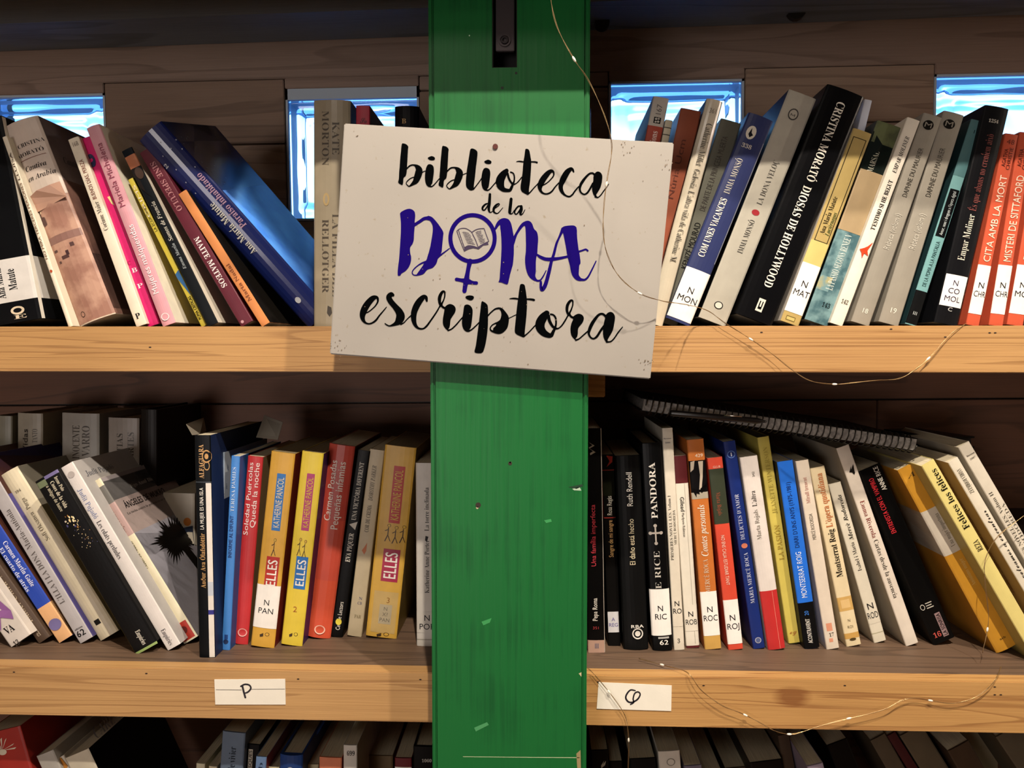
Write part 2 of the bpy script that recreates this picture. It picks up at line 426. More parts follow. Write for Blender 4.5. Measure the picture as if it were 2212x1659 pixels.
plank([(-2.6, 2.6, zw(-180) + g, CEIL_Z)], 1)
for k, (a, b, seam) in enumerate(((-2.6, gx[0][0], 299), (gx[0][1], gx[1][0], 299), (gx[1][1], gx[2][0], 190), (gx[2][1], gx[3][0], 278), (gx[3][1], 2.6, 299))):
    plank([(a + g, b - g, zw(seam) + g, zw(159))], k + 1)
    plank([(a + g, b - g, GZ0, zw(seam) - g)], k)
plank([(-2.6, 2.6, zw(640) + g, GZ0 - g)], 2)
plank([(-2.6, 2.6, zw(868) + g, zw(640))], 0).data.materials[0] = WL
xs = at(1893, 900, YW).x
for a, b, k in ((-2.6, -.52, 1), (-.52, xs - .26, 2), (xs - .26, xs, 1), (xs, xs + .25, 1), (xs + .25, 2.6, 2)):
    plank([(a + g * .4, b - g * .4, zw(1130) + g, zw(868) - g)], k)
plank([(-2.6, 2.6, zw(1420), zw(1130))], 2)
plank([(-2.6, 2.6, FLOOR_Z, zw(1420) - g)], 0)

# glass blocks
gm, gt, gp = newmat('pressed_glass')
gp.inputs['Base Color'].default_value = (.86, .95, 1, 1); gp.inputs['Transmission Weight'].default_value = 1; gp.inputs['Roughness'].default_value = .02; gp.inputs['IOR'].default_value = 1.5
def ripple(x, y, sd):
    return .0011 * math.sin(31 * x + 3 * math.sin(23 * y + sd)) + .0009 * math.sin(37 * y + 4 * math.sin(19 * x + 2 * sd)) + .0005 * math.sin(90 * x * .7 + 80 * y + sd)
def glass_pane(w, h, y0, th, sd, flip):
    n = 44; V, F = [], []
    def prof(e):           # steps pressed into the rim
        q = 0
        for c, d in ((.010, .0020), (.021, -.0022), (.030, .0026)): q += d / (1 + math.exp(-(e - c) / .0011))
        return q
    g_ = [i / n for i in range(n + 1)]
    for s in (0, 1):
        for j in g_:
            for i in g_:
                x = (i - .5) * w; z = (j - .5) * h; e = min(w / 2 - abs(x), h / 2 - abs(z))
                k = min(1, e / .03)
                y = prof(e) + k * ripple(x, z, sd) if s == (0 if flip else 1) else 0
                y = y0 + (th if s else 0) + (y if s else -y)
                V.append((x, y, z))
    m = (n + 1) ** 2
    for j in range(n):
        for i in range(n):
            a = j * (n + 1) + i
            F.append((a, a + 1, a + n + 2, a + n + 1)); F.append((m + a, m + a + n + 1, m + a + n + 2, m + a + 1))
    for i in range(n):
        a, b = i, i + 1; F.append((b, a, m + a, m + b)); a, b = n * (n + 1) + i, n * (n + 1) + i + 1; F.append((a, b, m + b, m + a))
        a, b = i * (n + 1), (i + 1) * (n + 1); F.append((a, b, m + b, m + a)); a, b = a + n, b + n; F.append((b, a, m + a, m + b))
    return V, F
seal = flat('b9c6d2', .5)
for k, (a, b) in enumerate(gx):
    w = b - a - .004; h = GZ1 - GZ0 - .004; cx = (a + b) / 2; cz = (GZ0 + GZ1) / 2
    if k == 1: h -= .012; cz -= .006
    fr = .0035; w0, h0 = (b - a) / 2, (GZ1 - GZ0) / 2; cz0 = (GZ0 + GZ1) / 2
    win = boxes('window_%d' % (k + 1), [(-w0, -w / 2 + fr * .3, -.002, .07, -h0, h0), (w / 2 - fr * .3, w0, -.002, .07, -h0, h0),
                (-w0, w0, -.002, .07, h / 2 + cz - cz0 - fr * .3, h0), (-w0, w0, -.002, .07, -h0, -h / 2 + cz - cz0 + fr * .3)], seal)
    win.location = Matrix.Rotation(TILT, 3, 'Y') @ Vector((cx, YW + .004, cz0)); win.rotation_euler.y = TILT; tag(win, kind='structure')
    for y0, fl, sd in ((.004, False, 1.3 * k), (.052, True, 2.1 * k + 1)):
        V, F = glass_pane(w, h, y0, .006, sd, fl)
        p = mesh_obj('glass_pane', V, F, gm, win, smooth=True); p.location.z = cz - cz0

# weathered board above the planks
bt = -.020
gb = boxes('ceiling_board', [(-2.5, 2.5, .19, .275, at(1164, 8, .19).z, at(1164, 8, .19).z + .03)], wood('grey_board', '7e868e', '4a4a4c', cross=16, ring=4, lines=.4, rough=.7))
gb.name = 'trim_1'; gb.rotation_euler.y = bt; tag(gb, kind='structure')
gb2 = boxes('trim_2', [(-2.5, 2.5, .252, YW - .001, at(1164, 42, .252).z, at(1164, 8, .19).z + .02)], wood('brown_batten', '4c3f38', '2a211c', cross=22, ring=5, rough=.7))
gb2.rotation_euler.y = bt; tag(gb2, kind='structure')
for px, py, r in ((1300, 52, .010), (1718, 26, .012)):
    c = at(px, py, .25); n = 14
    V = [(c.x + r * math.cos(2 * math.pi * i / n), y, c.z + r * math.sin(2 * math.pi * i / n)) for y in (.243, .2519) for i in range(n)]
    F = [tuple(range(n)), tuple(range(2 * n - 1, n - 1, -1))] + [(i, n + i, n + (i + 1) % n, (i + 1) % n) for i in range(n)]
    tag(mesh_obj('trim_3', V, F, flat('1d1814', .6)), kind='structure')
# unseen board and block, added above the view to shade upper books and post
tag(boxes('shade_blocker', [(-2.5, 2.5, -.12, -.108, .322, 1.0), (-.16, .12, -.155, -.119, .316, 1.0)], wood('shade_board_wood', '6a5040', '3c2c22')), kind='structure')

# ------------------------------------------------------------------ bookcase
XL, XR = at(934, 1300, -.02).x, at(1271, 1300, -.02).x
case = empty('bookcase', (0, 0, ZS['low'] - .04))
tag(case, 'pine bookcase with thick plank shelves on both sides of the green post', 'bookcase')
def child(o, p):
    o.parent = p; o.matrix_parent_inverse = p.matrix_world.inverted(); return o
bpy.context.view_layer.update()
PX0, PX1 = at(929, 829, -.08).x, at(1271, 829, -.08).x
EDG = [wood('edging_a', PINE, PINE_D, off=(.2, 0, .13), stretch=1.1, cross=64, lines=.5, ring=8, knots=0), wood('edging_b', 'b48b58', '7d542b', off=(3.1, 0, .6), stretch=1.0, cross=70, lines=.5, ring=8, knots=0),
       wood('edging_c', 'b68e5a', '80582e', off=(1.3, 0, 2.2), stretch=1.0, cross=42, lines=.5, ring=7), wood('edging_d', 'b78d55', '80532b', off=(5.3, .4, 1.2), stretch=1.6, cross=40, lines=.55, ring=8, knots=.8)]
TOPW = wood('shelf_top', '66503f', '382a20', off=(2, .3, 0), stretch=2.2, cross=30, lines=.5, ring=8, rough=.6)
for lv, (zt, zb) in enumerate(((ZS['up'], ZU0), (ZS['mid'], ZM0), (ZS['low'], ZS['low'] - .05))):
    for sd, (a, b) in enumerate(((-1.25, PX0 + .002), (PX1 - .002, 1.3))):
        child(boxes('shelf_board', [(a, b, .0012, YW - .002, zb + .001, zt)], TOPW), case)
        child(boxes('front_edging', [(a, b, -.016, .001, zb, zt + .0004)], EDG[(lv % 2) * 2 + sd], bevel=.0008), case)
# uprights behind the post
child(boxes('upright', [(PX0 + .012, PX0 + .05, .0, YW - .004, ZS['low'] - .05, ZM0 - .001), (PX0 + .012, PX0 + .05, .0, YW - .004, ZS['mid'], ZU0), (PX0 + .012, PX0 + .05, .0, YW - .004, ZS['up'], .42)], TOPW), case)
child(boxes('upright', [(PX1 - .05, PX1 - .012, .0, YW - .004, ZS['low'] - .05, ZM0 - .001), (PX1 - .05, PX1 - .012, .0, YW - .004, ZS['mid'], ZU0), (PX1 - .05, PX1 - .012, .0, YW - .004, ZS['up'], .42)], TOPW), case)
# small wooden bracket under the right upper shelf
c0 = at(1270, 815, .02); c1 = at(1307, 858, .02)
child(boxes('bracket', [(PX1 - .012, c1.x, .02, .06, c1.z, ZU0)], EDG[3], bevel=.001), case)
# nail holes in the edgings
V, F = [], []
for px, py in ((1520, 1481), (1825, 1481), (2149, 1484), (2149, 1501), (2162, 1501), (316, 1455), (644, 1467), (908, 1468), (1292, 1473), (1645, 718), (1925, 711), (2042, 728), (2138, 719), (2150, 719), (30, 1452), (324, 750)):
    c = at(px, py, -.0163); n = len(V); r = .0011
    V += [(c.x + r * 1.3 * math.cos(q), -.01625, c.z + r * .6 * math.sin(q)) for q in [math.pi * 2 * i / 8 for i in range(8)]]; F.append(tuple(range(n, n + 8)))
nh = mesh_obj('nail_hole', V, F, flat('20100a', .8)); child(nh, case); nh['kind'] = 'stuff'

# ------------------------------------------------------------------ green post
gmat, t, p = newmat('green_gloss_paint'); L = t.links
co = N(t, 'ShaderNodeTexCoord'); mp = N(t, 'ShaderNodeMapping'); mp.inputs['Scale'].default_value = (260, 260, 7); L.new(co.outputs['Object'], mp.inputs[0])
n1 = N(t, 'ShaderNodeTexNoise'); n1.inputs['Scale'].default_value = 1; n1.inputs['Detail'].default_value = 4; L.new(mp.outputs[0], n1.inputs['Vector'])
n2 = N(t, 'ShaderNodeTexNoise'); n2.inputs['Scale'].default_value = 14; n2.inputs['Detail'].default_value = 6; L.new(co.outputs['Object'], n2.inputs['Vector'])
mm = N(t, 'ShaderNodeMath', operation='ADD'); L.new(n1.outputs['Fac'], mm.inputs[0]); L.new(n2.outputs['Fac'], mm.inputs[1])
ra = N(t, 'ShaderNodeValToRGB'); L.new(mm.outputs[0], ra.inputs[0]); ra.color_ramp.elements[0].position = .7; ra.color_ramp.elements[1].position = 1.25
ra.color_ramp.elements[0].color = (*lin('0f5026'), 1); ra.color_ramp.elements[1].color = (*lin('145e2c'), 1)
L.new(ra.outputs[0], p.inputs['Base Color']); p.inputs['Roughness'].default_value = .42; p.inputs['Specular IOR Level'].default_value = .22
bp = N(t, 'ShaderNodeBump'); bp.inputs['Strength'].default_value = .2; bp.inputs['Distance'].default_value = .0009; L.new(n1.outputs['Fac'], bp.inputs['Height']); L.new(bp.outputs[0], p.inputs['Normal'])
YP = -.08
post = empty('wooden_post', ((PX0 + PX1) / 2, YP / 2, FLOOR_Z)); tag(post, 'tall square wooden post painted glossy green in front of the shelves', 'post')
bpy.context.view_layer.update()
gr = .0052          # width of the edge beads
sx0, sx1 = at(1063, 100, YP).x, at(1117, 100, YP).x; sz = at(1090, 146, YP).z
Z0, Z1 = FLOOR_Z, CEIL_Z
YB = -.018
child(boxes('post_body', [(PX0 + gr, sx0, YP, YB, Z0, Z1), (sx1, PX1 - gr, YP, YB, Z0, Z1), (sx0, sx1, YP, YB, Z0, sz), (sx0, sx1, YP + .035, YB, sz, Z1)], gmat), post)
for s_, (a, b) in (('l', (PX0, PX0 + gr - .0008)), ('r', (PX1 - gr + .0008, PX1))):
    child(boxes('edge_bead', [(a, b, YP + .0012, YB, Z0, Z1)], gmat, bevel=.0012), post)
child(boxes('bead_groove', [(PX0 + .002, PX1 - .002, YP + .0035, YB - .0005, Z0, Z1)][:0] + [(PX0 + gr - .0012, PX0 + gr, YP + .0035, YB, Z0, Z1), (PX1 - gr, PX1 - gr + .0012, YP + .0035, YB, Z0, Z1)], gmat), post)
iron = flat('4a4446', .45, .6); dark = flat('0b0909', .8)
child(boxes('slot_lining', [(sx0, sx0 + .0008, YP + .001, YP + .035, sz, sz + .5), (sx1 - .0008, sx1, YP + .001, YP + .035, sz, sz + .5), (sx0, sx1, YP + .034, YP + .0349, sz, sz + .5), (sx0, sx1, YP + .001, YP + .035, sz, sz + .0008)], dark), post)
bx0, bx1 = at(1071, 60, YP + .006).x, at(1111, 60, YP + .006).x; bz = at(1090, 110, YP + .006).z
bar = child(boxes('iron_strap', [(bx0, bx1, YP + .006, YP + .011, bz, bz + .4)], iron, bevel=.0006), post)
bc = at(1090, 87, YP + .005)
def disc(name, c, r, y0, y1, mat, parent, n=18, hole=0):
    V, F = [], []
    for y in (y0, y1):
        for i in range(n): V.append((c.x + r * math.cos(2 * math.pi * i / n), y, c.z + r * math.sin(2 * math.pi * i / n)))
    F = [tuple(range(n))] + [(i, n + i, n + (i + 1) % n, (i + 1) % n) for i in range(n)]
    if not hole: F.append(tuple(range(2 * n - 1, n - 1, -1)))
    else:
        F = F[1:]; m = len(V)
        for y in (y0, y1):
            for i in range(n): V.append((c.x + hole * math.cos(2 * math.pi * i / n), y, c.z + hole * math.sin(2 * math.pi * i / n)))
        for i in range(n):
            j = (i + 1) % n; F += [(i, j, m + j, m + i), (n + i, m + n + i, m + n + j, n + j), (m + i, m + j, m + n + j, m + n + i)]
    return child(mesh_obj(name, V, F, mat), parent)
disc('bolt_washer', bc, .0056, YP + .0045, YP + .0062, iron, post, hole=.0042)
disc('bolt', bc, .0034, YP + .0035, YP + .0062, flat('2a2628', .35, .8), post, hole=.0018)
# dents, nail holes and chipped paint
for px, py, r, c_ in ((1102, 1001, .0018, '2a1c10'), (1033, 1091, .0026, '24180c'), (1031, 1097, .0012, 'a8a080'), (1102, 999, .0008, 'd8c8a0'), (1014, 77, .0006, 'd0e0d0'), (1115, 158, .0012, '0a120a'), (1085, 190, .0014, '0a2010'), (1273, 1460, .0016, 'b0a878')):
    if px > 1268: continue
    disc('nail_hole', at(px, py, YP), r, YP - .0002, YP + .0003, flat(c_, .6), post, n=9)
def chip(pts, c_):
    V = [at(x, y, YP - .0002) for x, y in pts]; child(mesh_obj('paint_chip', V, [tuple(range(len(V)))], flat(c_, .5)), post)
chip([(1228, 1052), (1258, 1046), (1260, 1050), (1245, 1056)], '07301a'); chip([(1236, 1056), (1252, 1052), (1256, 1060), (1240, 1059)], '9fb8a0')
chip([(1024, 1572), (1052, 1560), (1056, 1566), (1028, 1580)], '3f8a55'); chip([(1040, 1343), (1062, 1335), (1058, 1345), (1044, 1351)], '2f8a4a')
chip([(1000, 1634), (1252, 1636), (1252, 1637.5), (1000, 1635.2)], 'a8b890'); chip([(1245, 1628), (1254, 1620), (1255, 1659), (1247, 1659)], '90805a')
chip([(1175, 1124), (1190, 1121), (1192, 1127), (1180, 1130)], '2f8a4a'); chip([(1250, 1455), (1256, 1452), (1256, 1462)], 'b8b088')

# ------------------------------------------------------------------ the sign
YS = -.0935
def sg(px, py, o=0): return at(px, py, YS - o)
S4 = [(712, 765), (1405, 819), (1456, 308), (743, 266)]
V = [sg(*q) for q in S4]; V += [v + Vector((0, .0125, 0)) for v in V]
sign = empty('sign_board', (V[0] + V[2]) / 2); tag(sign, 'white painted wooden sign reading biblioteca de la DONA escriptora, screwed crooked to the green post', 'sign')
bpy.context.view_layer.update()
smat, t, p = newmat('sign_paint'); L = t.links
co = N(t, 'ShaderNodeTexCoord'); n1 = N(t, 'ShaderNodeTexNoise'); n1.inputs['Scale'].default_value = 150; n1.inputs['Detail'].default_value = 3; L.new(co.outputs['Object'], n1.inputs['Vector'])
ra = N(t, 'ShaderNodeValToRGB'); L.new(n1.outputs['Fac'], ra.inputs[0]); e = ra.color_ramp.elements
e[0].position = .25; e[0].color = (*lin('887d6c'), 1); e[1].position = .34; e[1].color = (*lin('9a958e'), 1)
n2 = N(t, 'ShaderNodeTexNoise'); n2.inputs['Scale'].default_value = 9; L.new(co.outputs['Object'], n2.inputs['Vector'])
mx = N(t, 'ShaderNodeMix', data_type='RGBA', blend_type='MULTIPLY'); mx.inputs[0].default_value = .25; L.new(ra.outputs[0], mx.inputs[6]); L.new(n2.outputs['Fac'], mx.inputs[7])
L.new(mx.outputs[2], p.inputs['Base Color']); p.inputs['Roughness'].default_value = .55
bp = N(t, 'ShaderNodeBump'); bp.inputs['Strength'].default_value = .15; bp.inputs['Distance'].default_value = .0005; L.new(n1.outputs['Fac'], bp.inputs['Height']); L.new(bp.outputs[0], p.inputs['Normal'])
bm = bmesh.new(); vs = [bm.verts.new(v) for v in V]
for q in ((0, 1, 2, 3), (7, 6, 5, 4), (0, 4, 5, 1), (1, 5, 6, 2), (2, 6, 7, 3), (3, 7, 4, 0)): bm.faces.new([vs[i] for i in q])
bmesh.ops.bevel(bm, geom=bm.edges[:], offset=.001, segments=2, affect='EDGES')
me = bpy.data.meshes.new('board'); bm.to_mesh(me); bm.free(); me.materials.append(smat)
bo = bpy.data.objects.new('board', me); COL.objects.link(bo); child(bo, sign)

class Ink:
    """hand lettering traced as brush strokes and outlines on the face of the sign"""
    def __init__(s, fx, o=.0003): s.V, s.F, s.o, s.k, s.fx = [], [], o, 0, fx
    def setf(s, ox, oy, sc): s.ox, s.oy, s.sc = ox, oy, sc; return s
    def P(s, x, y): return s.fx(s.ox + x * s.sc, s.oy + y * s.sc, s.o + (s.k % 9) * .00001)
    def poly(s, pts, smooth=True, dx=0, dy=0):
        s.k += 1
        pts = [(x + dx, y + dy) for x, y in pts]
        if smooth:
            n = len(pts); out = []
            for i in range(n):
                p0, p1, p2, p3 = pts[i - 1], pts[i], pts[(i + 1) % n], pts[(i + 2) % n]
                for t in (0, .33, .66):
                    out.append(tuple(.5 * (2 * b + (c - a) * t + (2 * a - 5 * b + 4 * c - d) * t * t + (3 * b - a - 3 * c + d) * t ** 3) for a, b, c, d in zip(p0, p1, p2, p3)))
            pts = out
        n = len(s.V); s.V += [s.P(*q) for q in pts]
        for t in tessellate_polygon([[Vector((x, y, 0)) for x, y in pts]]): s.F.append(tuple(n + i for i in t))
    def stroke(s, pts, dx=0, dy=0, cap=True):
        s.k += 1
        C = catmull([(x + dx, y + dy, w) for x, y, w in pts], 5); n = len(s.V)
        for i, (x, y, w) in enumerate(C):
            a, b = C[max(i - 1, 0)], C[min(i + 1, len(C) - 1)]
            tx, ty = b[0] - a[0], b[1] - a[1]; l = math.hypot(tx, ty) or 1; nx, ny = -ty / l, tx / l
            s.V += [s.P(x + nx * w / 2, y + ny * w / 2), s.P(x - nx * w / 2, y - ny * w / 2)]
        for i in range(len(C) - 1): s.F.append((n + 2 * i, n + 2 * i + 1, n + 2 * i + 3, n + 2 * i + 2))
        if cap:
            for x, y, w in (C[0], C[-1]):
                s.k += 1; m = len(s.V); s.V += [s.P(x + w / 2 * math.cos(q * math.pi / 5), y + w / 2 * math.sin(q * math.pi / 5)) for q in range(10)]; s.F.append(tuple(range(m, m + 10)))
    def ring(s, cx, cy, rx, ry, w):
        s.k += 1; n = len(s.V); m = 56
        for i in range(m):
            q = 2 * math.pi * i / m; c, d = math.cos(q), math.sin(q)
            s.V += [s.P(cx + (rx - w / 2) * c, cy + (ry - w / 2) * d), s.P(cx + (rx + w / 2) * c, cy + (ry + w / 2) * d)]
        for i in range(m): j = (i + 1) % m; s.F.append((n + 2 * i, n + 2 * j, n + 2 * j + 1, n + 2 * i + 1))
    def emit(s, name, mat, parent):
        o = mesh_obj(name, s.V, s.F, mat); return child(o, parent)
blk = flat('050607', .9, 0.0, 0.0); vio = flat('160a5c', .9, 0.0, 0.0)
A = Ink(sg).setf(840, 290, 240 / 2212)
B1 = [(258, 195), (300, 185), (345, 200), (385, 245), (380, 320), (372, 480), (365, 600), (360, 690), (352, 770), (335, 830), (300, 860), (288, 900), (285, 960), (270, 1010), (230, 995), (185, 960), (200, 880), (205, 760), (215, 650), (225, 500), (240, 350)]
BW = [(355, 690, 26), (400, 640, 28), (450, 615, 30), (510, 615, 36), (565, 650, 90), (600, 710, 134), (592, 780, 145), (565, 860, 135), (530, 935, 110), (470, 990, 60), (405, 1035, 26), (365, 1010, 20), (345, 975, 18), (370, 930, 20), (430, 880, 20), (490, 855, 20)]
I1 = [(745, 660), (770, 612), (805, 595), (855, 608), (890, 650), (897, 740), (880, 880), (862, 980), (835, 1015), (845, 1040), (790, 1045), (745, 1000), (722, 910), (720, 800), (732, 720)]
DOT = [(775, 470), (815, 445), (860, 435), (915, 465), (908, 508), (860, 520), (800, 505)]
A.poly(B1); A.stroke(BW); A.stroke([(655, 760, 22), (700, 738, 15), (745, 728, 18)])
A.poly(I1); A.poly(DOT); A.stroke([(810, 1035, 34), (850, 1040, 26), (890, 1015, 22), (940, 960, 20), (1005, 885, 22)])
A.poly(B1, dx=804, dy=50); A.stroke(BW, dx=805, dy=50); A.stroke([(1460, 810, 22), (1500, 790, 15), (1560, 770, 18)])
A.poly([(1620, 310), (1645, 285), (1690, 290), (1745, 325), (1765, 370), (1755, 500), (1735, 650), (1715, 850), (1695, 1000), (1692, 1070), (1690, 1100), (1640, 1120), (1590, 1100), (1545, 1050), (1533, 960), (1540, 850), (1555, 700), (1580, 550), (1600, 420)])
A.stroke([(1680, 1095, 30), (1710, 1062, 22), (1770, 985, 20), (1860, 860, 20)])
A.poly(I1, dx=1122, dy=72); A.poly(DOT, dx=1125, dy=72); A.stroke([(810 + 1122, 1107, 34), (1972, 1112, 26), (2012, 1087, 22), (2062, 1032, 20), (2150, 930, 22)])
A.stroke([(1970, 1378, 24), (1920, 1395, 34), (1870, 1450, 42), (1865, 1495, 34), (1900, 1510, 26), (1940, 1465, 26), (1980, 1400, 24)])
A.stroke([(2012, 1195, 50), (2008, 1280, 55), (2000, 1380, 60), (1990, 1470, 54), (1998, 1530, 40), (2020, 1555, 24), (2060, 1535, 16), (2110, 1480, 16)])
A.setf(1080, 290, 260 / 2212)
A.stroke([(120, 670, 80), (60, 740, 130), (5, 840, 155), (10, 940, 140), (60, 1010, 90), (130, 1030, 64), (185, 1025, 56), (215, 970, 50), (240, 910, 40), (262, 850, 28), (262, 760, 26), (238, 712, 24), (195, 695, 24)])
A.stroke([(140, 720, 40), (160, 800, 40), (195, 870, 36), (240, 915, 36), (290, 908, 18), (340, 865, 20), (400, 790, 22)])
A.poly([(465, 285), (490, 266), (525, 280), (545, 320), (562, 420), (575, 500), (570, 650), (555, 850), (535, 1000), (532, 1070), (520, 1115), (480, 1100), (410, 1060), (382, 1010), (380, 940), (395, 850), (415, 700), (430, 520), (450, 400)])
A.stroke([(305, 502, 12), (360, 497, 24), (440, 508, 22)]); A.stroke([(560, 505, 22), (640, 508, 28), (680, 518, 34)]); A.stroke([(515, 1098, 28), (560, 1060, 22), (620, 990, 20), (700, 905, 20)])
A.stroke([(740, 955, 20), (820, 920, 20), (880, 880, 18), (940, 820, 20), (985, 760, 24), (985, 700, 36), (950, 675, 60), (905, 695, 80), (850, 750, 100), (790, 830, 110), (745, 920, 105), (735, 980, 80), (745, 1030, 52), (775, 1070, 38), (830, 1095, 28), (900, 1085, 30), (960, 1040, 28), (1020, 960, 22), (1090, 885, 22)])
A.stroke([(1355, 690, 26), (1335, 650, 46), (1300, 640, 70), (1240, 690, 100), (1190, 770, 112), (1150, 850, 110), (1120, 930, 88), (1120, 1000, 76), (1150, 1070, 56), (1200, 1120, 34), (1270, 1145, 30), (1330, 1110, 30), (1380, 1040, 28), (1440, 970, 24), (1475, 940, 20)])
A.stroke([(1760, 770, 30), (1735, 740, 34), (1700, 715, 34), (1650, 722, 34), (1590, 775, 40), (1530, 850, 50), (1482, 930, 50), (1468, 1010, 38), (1490, 1070, 30), (1545, 1103, 28), (1600, 1080, 34), (1650, 1010, 34), (1710, 900, 36)])
A.poly([(1740, 720), (1775, 690), (1810, 685), (1855, 710), (1880, 765), (1875, 860), (1850, 970), (1800, 1060), (1770, 1110), (1785, 1150), (1760, 1155), (1720, 1110), (1695, 1030), (1695, 940), (1715, 850), (1720, 770)])
A.stroke([(1755, 1145, 40), (1800, 1160, 22), (1850, 1120, 20), (1900, 1050, 20), (1950, 985, 20), (1998, 915, 14)])
A.stroke([(205, 1190, 55), (195, 1290, 58), (182, 1390, 58), (182, 1445, 50), (212, 1462, 20), (238, 1440, 16), (262, 1395, 12)])
A.stroke([(385, 1320, 26), (335, 1325, 28), (285, 1385, 30), (268, 1440, 26), (300, 1470, 22), (345, 1420, 24), (390, 1340, 24)]); A.stroke([(390, 1325, 50), (393, 1380, 55), (375, 1445, 50), (385, 1480, 26), (420, 1455, 16), (460, 1385, 12)])
A.setf(840, 430, 260 / 2054)
A.stroke([(1790, 170, 14), (1850, 130, 14), (1885, 95, 18), (1872, 78, 22), (1830, 105, 38), (1790, 165, 44), (1795, 220, 32), (1850, 245, 18), (1900, 200, 14), (1945, 145, 10)])
A.setf(760, 600, 300 / 2212)
A.stroke([(220, 560, 20), (260, 545, 18), (320, 500, 18), (380, 440, 22), (415, 370, 30), (400, 315, 46), (340, 322, 80), (270, 390, 100), (210, 480, 108), (175, 570, 98), (172, 640, 72), (200, 700, 42), (250, 730, 26), (310, 725, 26), (380, 680, 30), (440, 600, 24), (500, 530, 20), (553, 465, 12)])
A.stroke([(655, 275, 50), (625, 265, 76), (590, 310, 88), (625, 385, 88), (690, 460, 92), (755, 545, 118), (775, 620, 138), (745, 690, 118), (690, 735, 60), (610, 765, 24), (565, 755, 20), (528, 728, 16)]); A.stroke([(780, 742, 24), (830, 715, 18), (880, 660, 16), (945, 600, 20)])
A.stroke([(1195, 370, 30), (1180, 315, 56), (1140, 308, 74), (1080, 370, 98), (1030, 450, 104), (992, 550, 96), (985, 650, 84), (1005, 740, 60), (1055, 800, 36), (1130, 812, 26), (1190, 770, 30), (1250, 690, 26), (1320, 590, 24), (1370, 510, 22), (1412, 430, 20)])
LOOP = [(1415, 450, 30), (1398, 380, 50), (1402, 300, 55), (1440, 228, 42), (1475, 222, 28), (1480, 290, 22), (1460, 360, 22), (1432, 420, 30), (1442, 460, 34), (1500, 492, 34)]
A.stroke(LOOP)
A.poly([(1480, 470), (1520, 432), (1570, 418), (1630, 445), (1655, 500), (1640, 560), (1600, 620), (1572, 670), (1565, 740), (1555, 790), (1535, 825), (1545, 848), (1500, 820), (1455, 750), (1450, 660), (1465, 570), (1475, 510)]); A.stroke([(1535, 838, 26), (1590, 815, 22), (1660, 750, 22), (1720, 680, 20), (1780, 615, 22)])
A.poly([(1810, 300), (1870, 280), (1930, 290), (1945, 315), (1930, 345), (1890, 360), (1830, 338)])
A.poly([(1790, 450), (1830, 426), (1880, 440), (1918, 490), (1924, 570), (1910, 700), (1895, 790), (1872, 825), (1885, 855), (1830, 860), (1780, 820), (1755, 740), (1758, 650), (1775, 550)]); A.stroke([(1850, 845, 28), (1900, 830, 22), (1960, 780, 20), (2040, 700, 20)])
A.poly([(2065, 385), (2100, 383), (2150, 420), (2168, 470), (2170, 600), (2165, 800), (2140, 1000), (2110, 1130), (2080, 1190), (2030, 1203), (1955, 1185), (1975, 1080), (2000, 900), (2025, 700), (2045, 540)])
A.setf(1050, 600, 320 / 2212)
A.stroke([(15, 580, 22), (80, 510, 20), (140, 465, 24), (195, 455, 30)])
A.poly([(185, 442), (240, 455), (300, 520), (338, 590), (335, 680), (310, 760), (250, 820), (190, 840), (120, 820), (105, 760), (145, 715), (155, 668), (205, 630), (226, 570), (225, 510), (200, 470)])
A.stroke([(170, 672, 30), (130, 685, 20), (90, 708, 18), (62, 752, 18), (78, 790, 26), (140, 812, 40)]); A.stroke([(330, 610, 14), (390, 580, 12), (455, 548, 14)])
A.poly([(510, 105), (540, 92), (575, 110), (590, 180), (605, 280), (612, 400), (600, 600), (580, 780), (575, 850), (560, 890), (520, 875), (450, 840), (428, 790), (440, 650), (460, 450), (480, 300), (495, 180)])
A.stroke([(355, 312, 12), (420, 308, 26), (490, 318, 24)]); A.stroke([(595, 318, 22), (670, 322, 30), (715, 332, 34)]); A.stroke([(560, 878, 26), (620, 830, 18), (680, 770, 18), (745, 700, 18)])
A.stroke([(905, 530, 86), (855, 590, 126), (812, 665, 140), (808, 740, 135), (850, 810, 110), (910, 850, 86), (970, 860, 62), (1005, 800, 46), (1030, 750, 34), (1045, 680, 28), (1038, 600, 28), (1005, 555, 26), (965, 545, 26)])
A.stroke([(930, 570, 50), (950, 650, 45), (995, 725, 38), (1040, 755, 34), (1085, 752, 20), (1140, 700, 22), (1200, 605, 22), (1228, 550, 20)])
A.stroke([(1232, 560, 30), (1208, 490, 40), (1216, 410, 45), (1258, 345, 36), (1292, 345, 26), (1293, 410, 20), (1270, 480, 24), (1247, 530, 28), (1265, 575, 32), (1310, 600, 34)])
A.poly([(1290, 590), (1340, 550), (1390, 537), (1440, 560), (1460, 610), (1440, 670), (1400, 720), (1375, 760), (1370, 830), (1360, 880), (1338, 908), (1350, 938), (1310, 910), (1270, 850), (1260, 760), (1275, 680), (1300, 620)]); A.stroke([(1340, 930, 26), (1390, 910, 20), (1460, 850, 20), (1530, 790, 22)])
A.stroke([(1800, 600, 30), (1775, 565, 34), (1740, 540, 32), (1690, 548, 34), (1640, 600, 42), (1580, 690, 52), (1542, 780, 46), (1535, 840, 32), (1565, 893, 26), (1610, 908, 26), (1660, 870, 34), (1710, 790, 34), (1765, 720, 40)])
A.poly([(1790, 550), (1840, 512), (1890, 520), (1925, 580), (1915, 680), (1890, 790), (1840, 880), (1815, 930), (1825, 968), (1790, 960), (1755, 890), (1745, 800), (1755, 700), (1775, 610)]); A.stroke([(1800, 958, 26), (1860, 952, 20), (1910, 908, 20), (1970, 820, 20), (2038, 735, 14)])
A.emit('black_lettering', blk, sign)
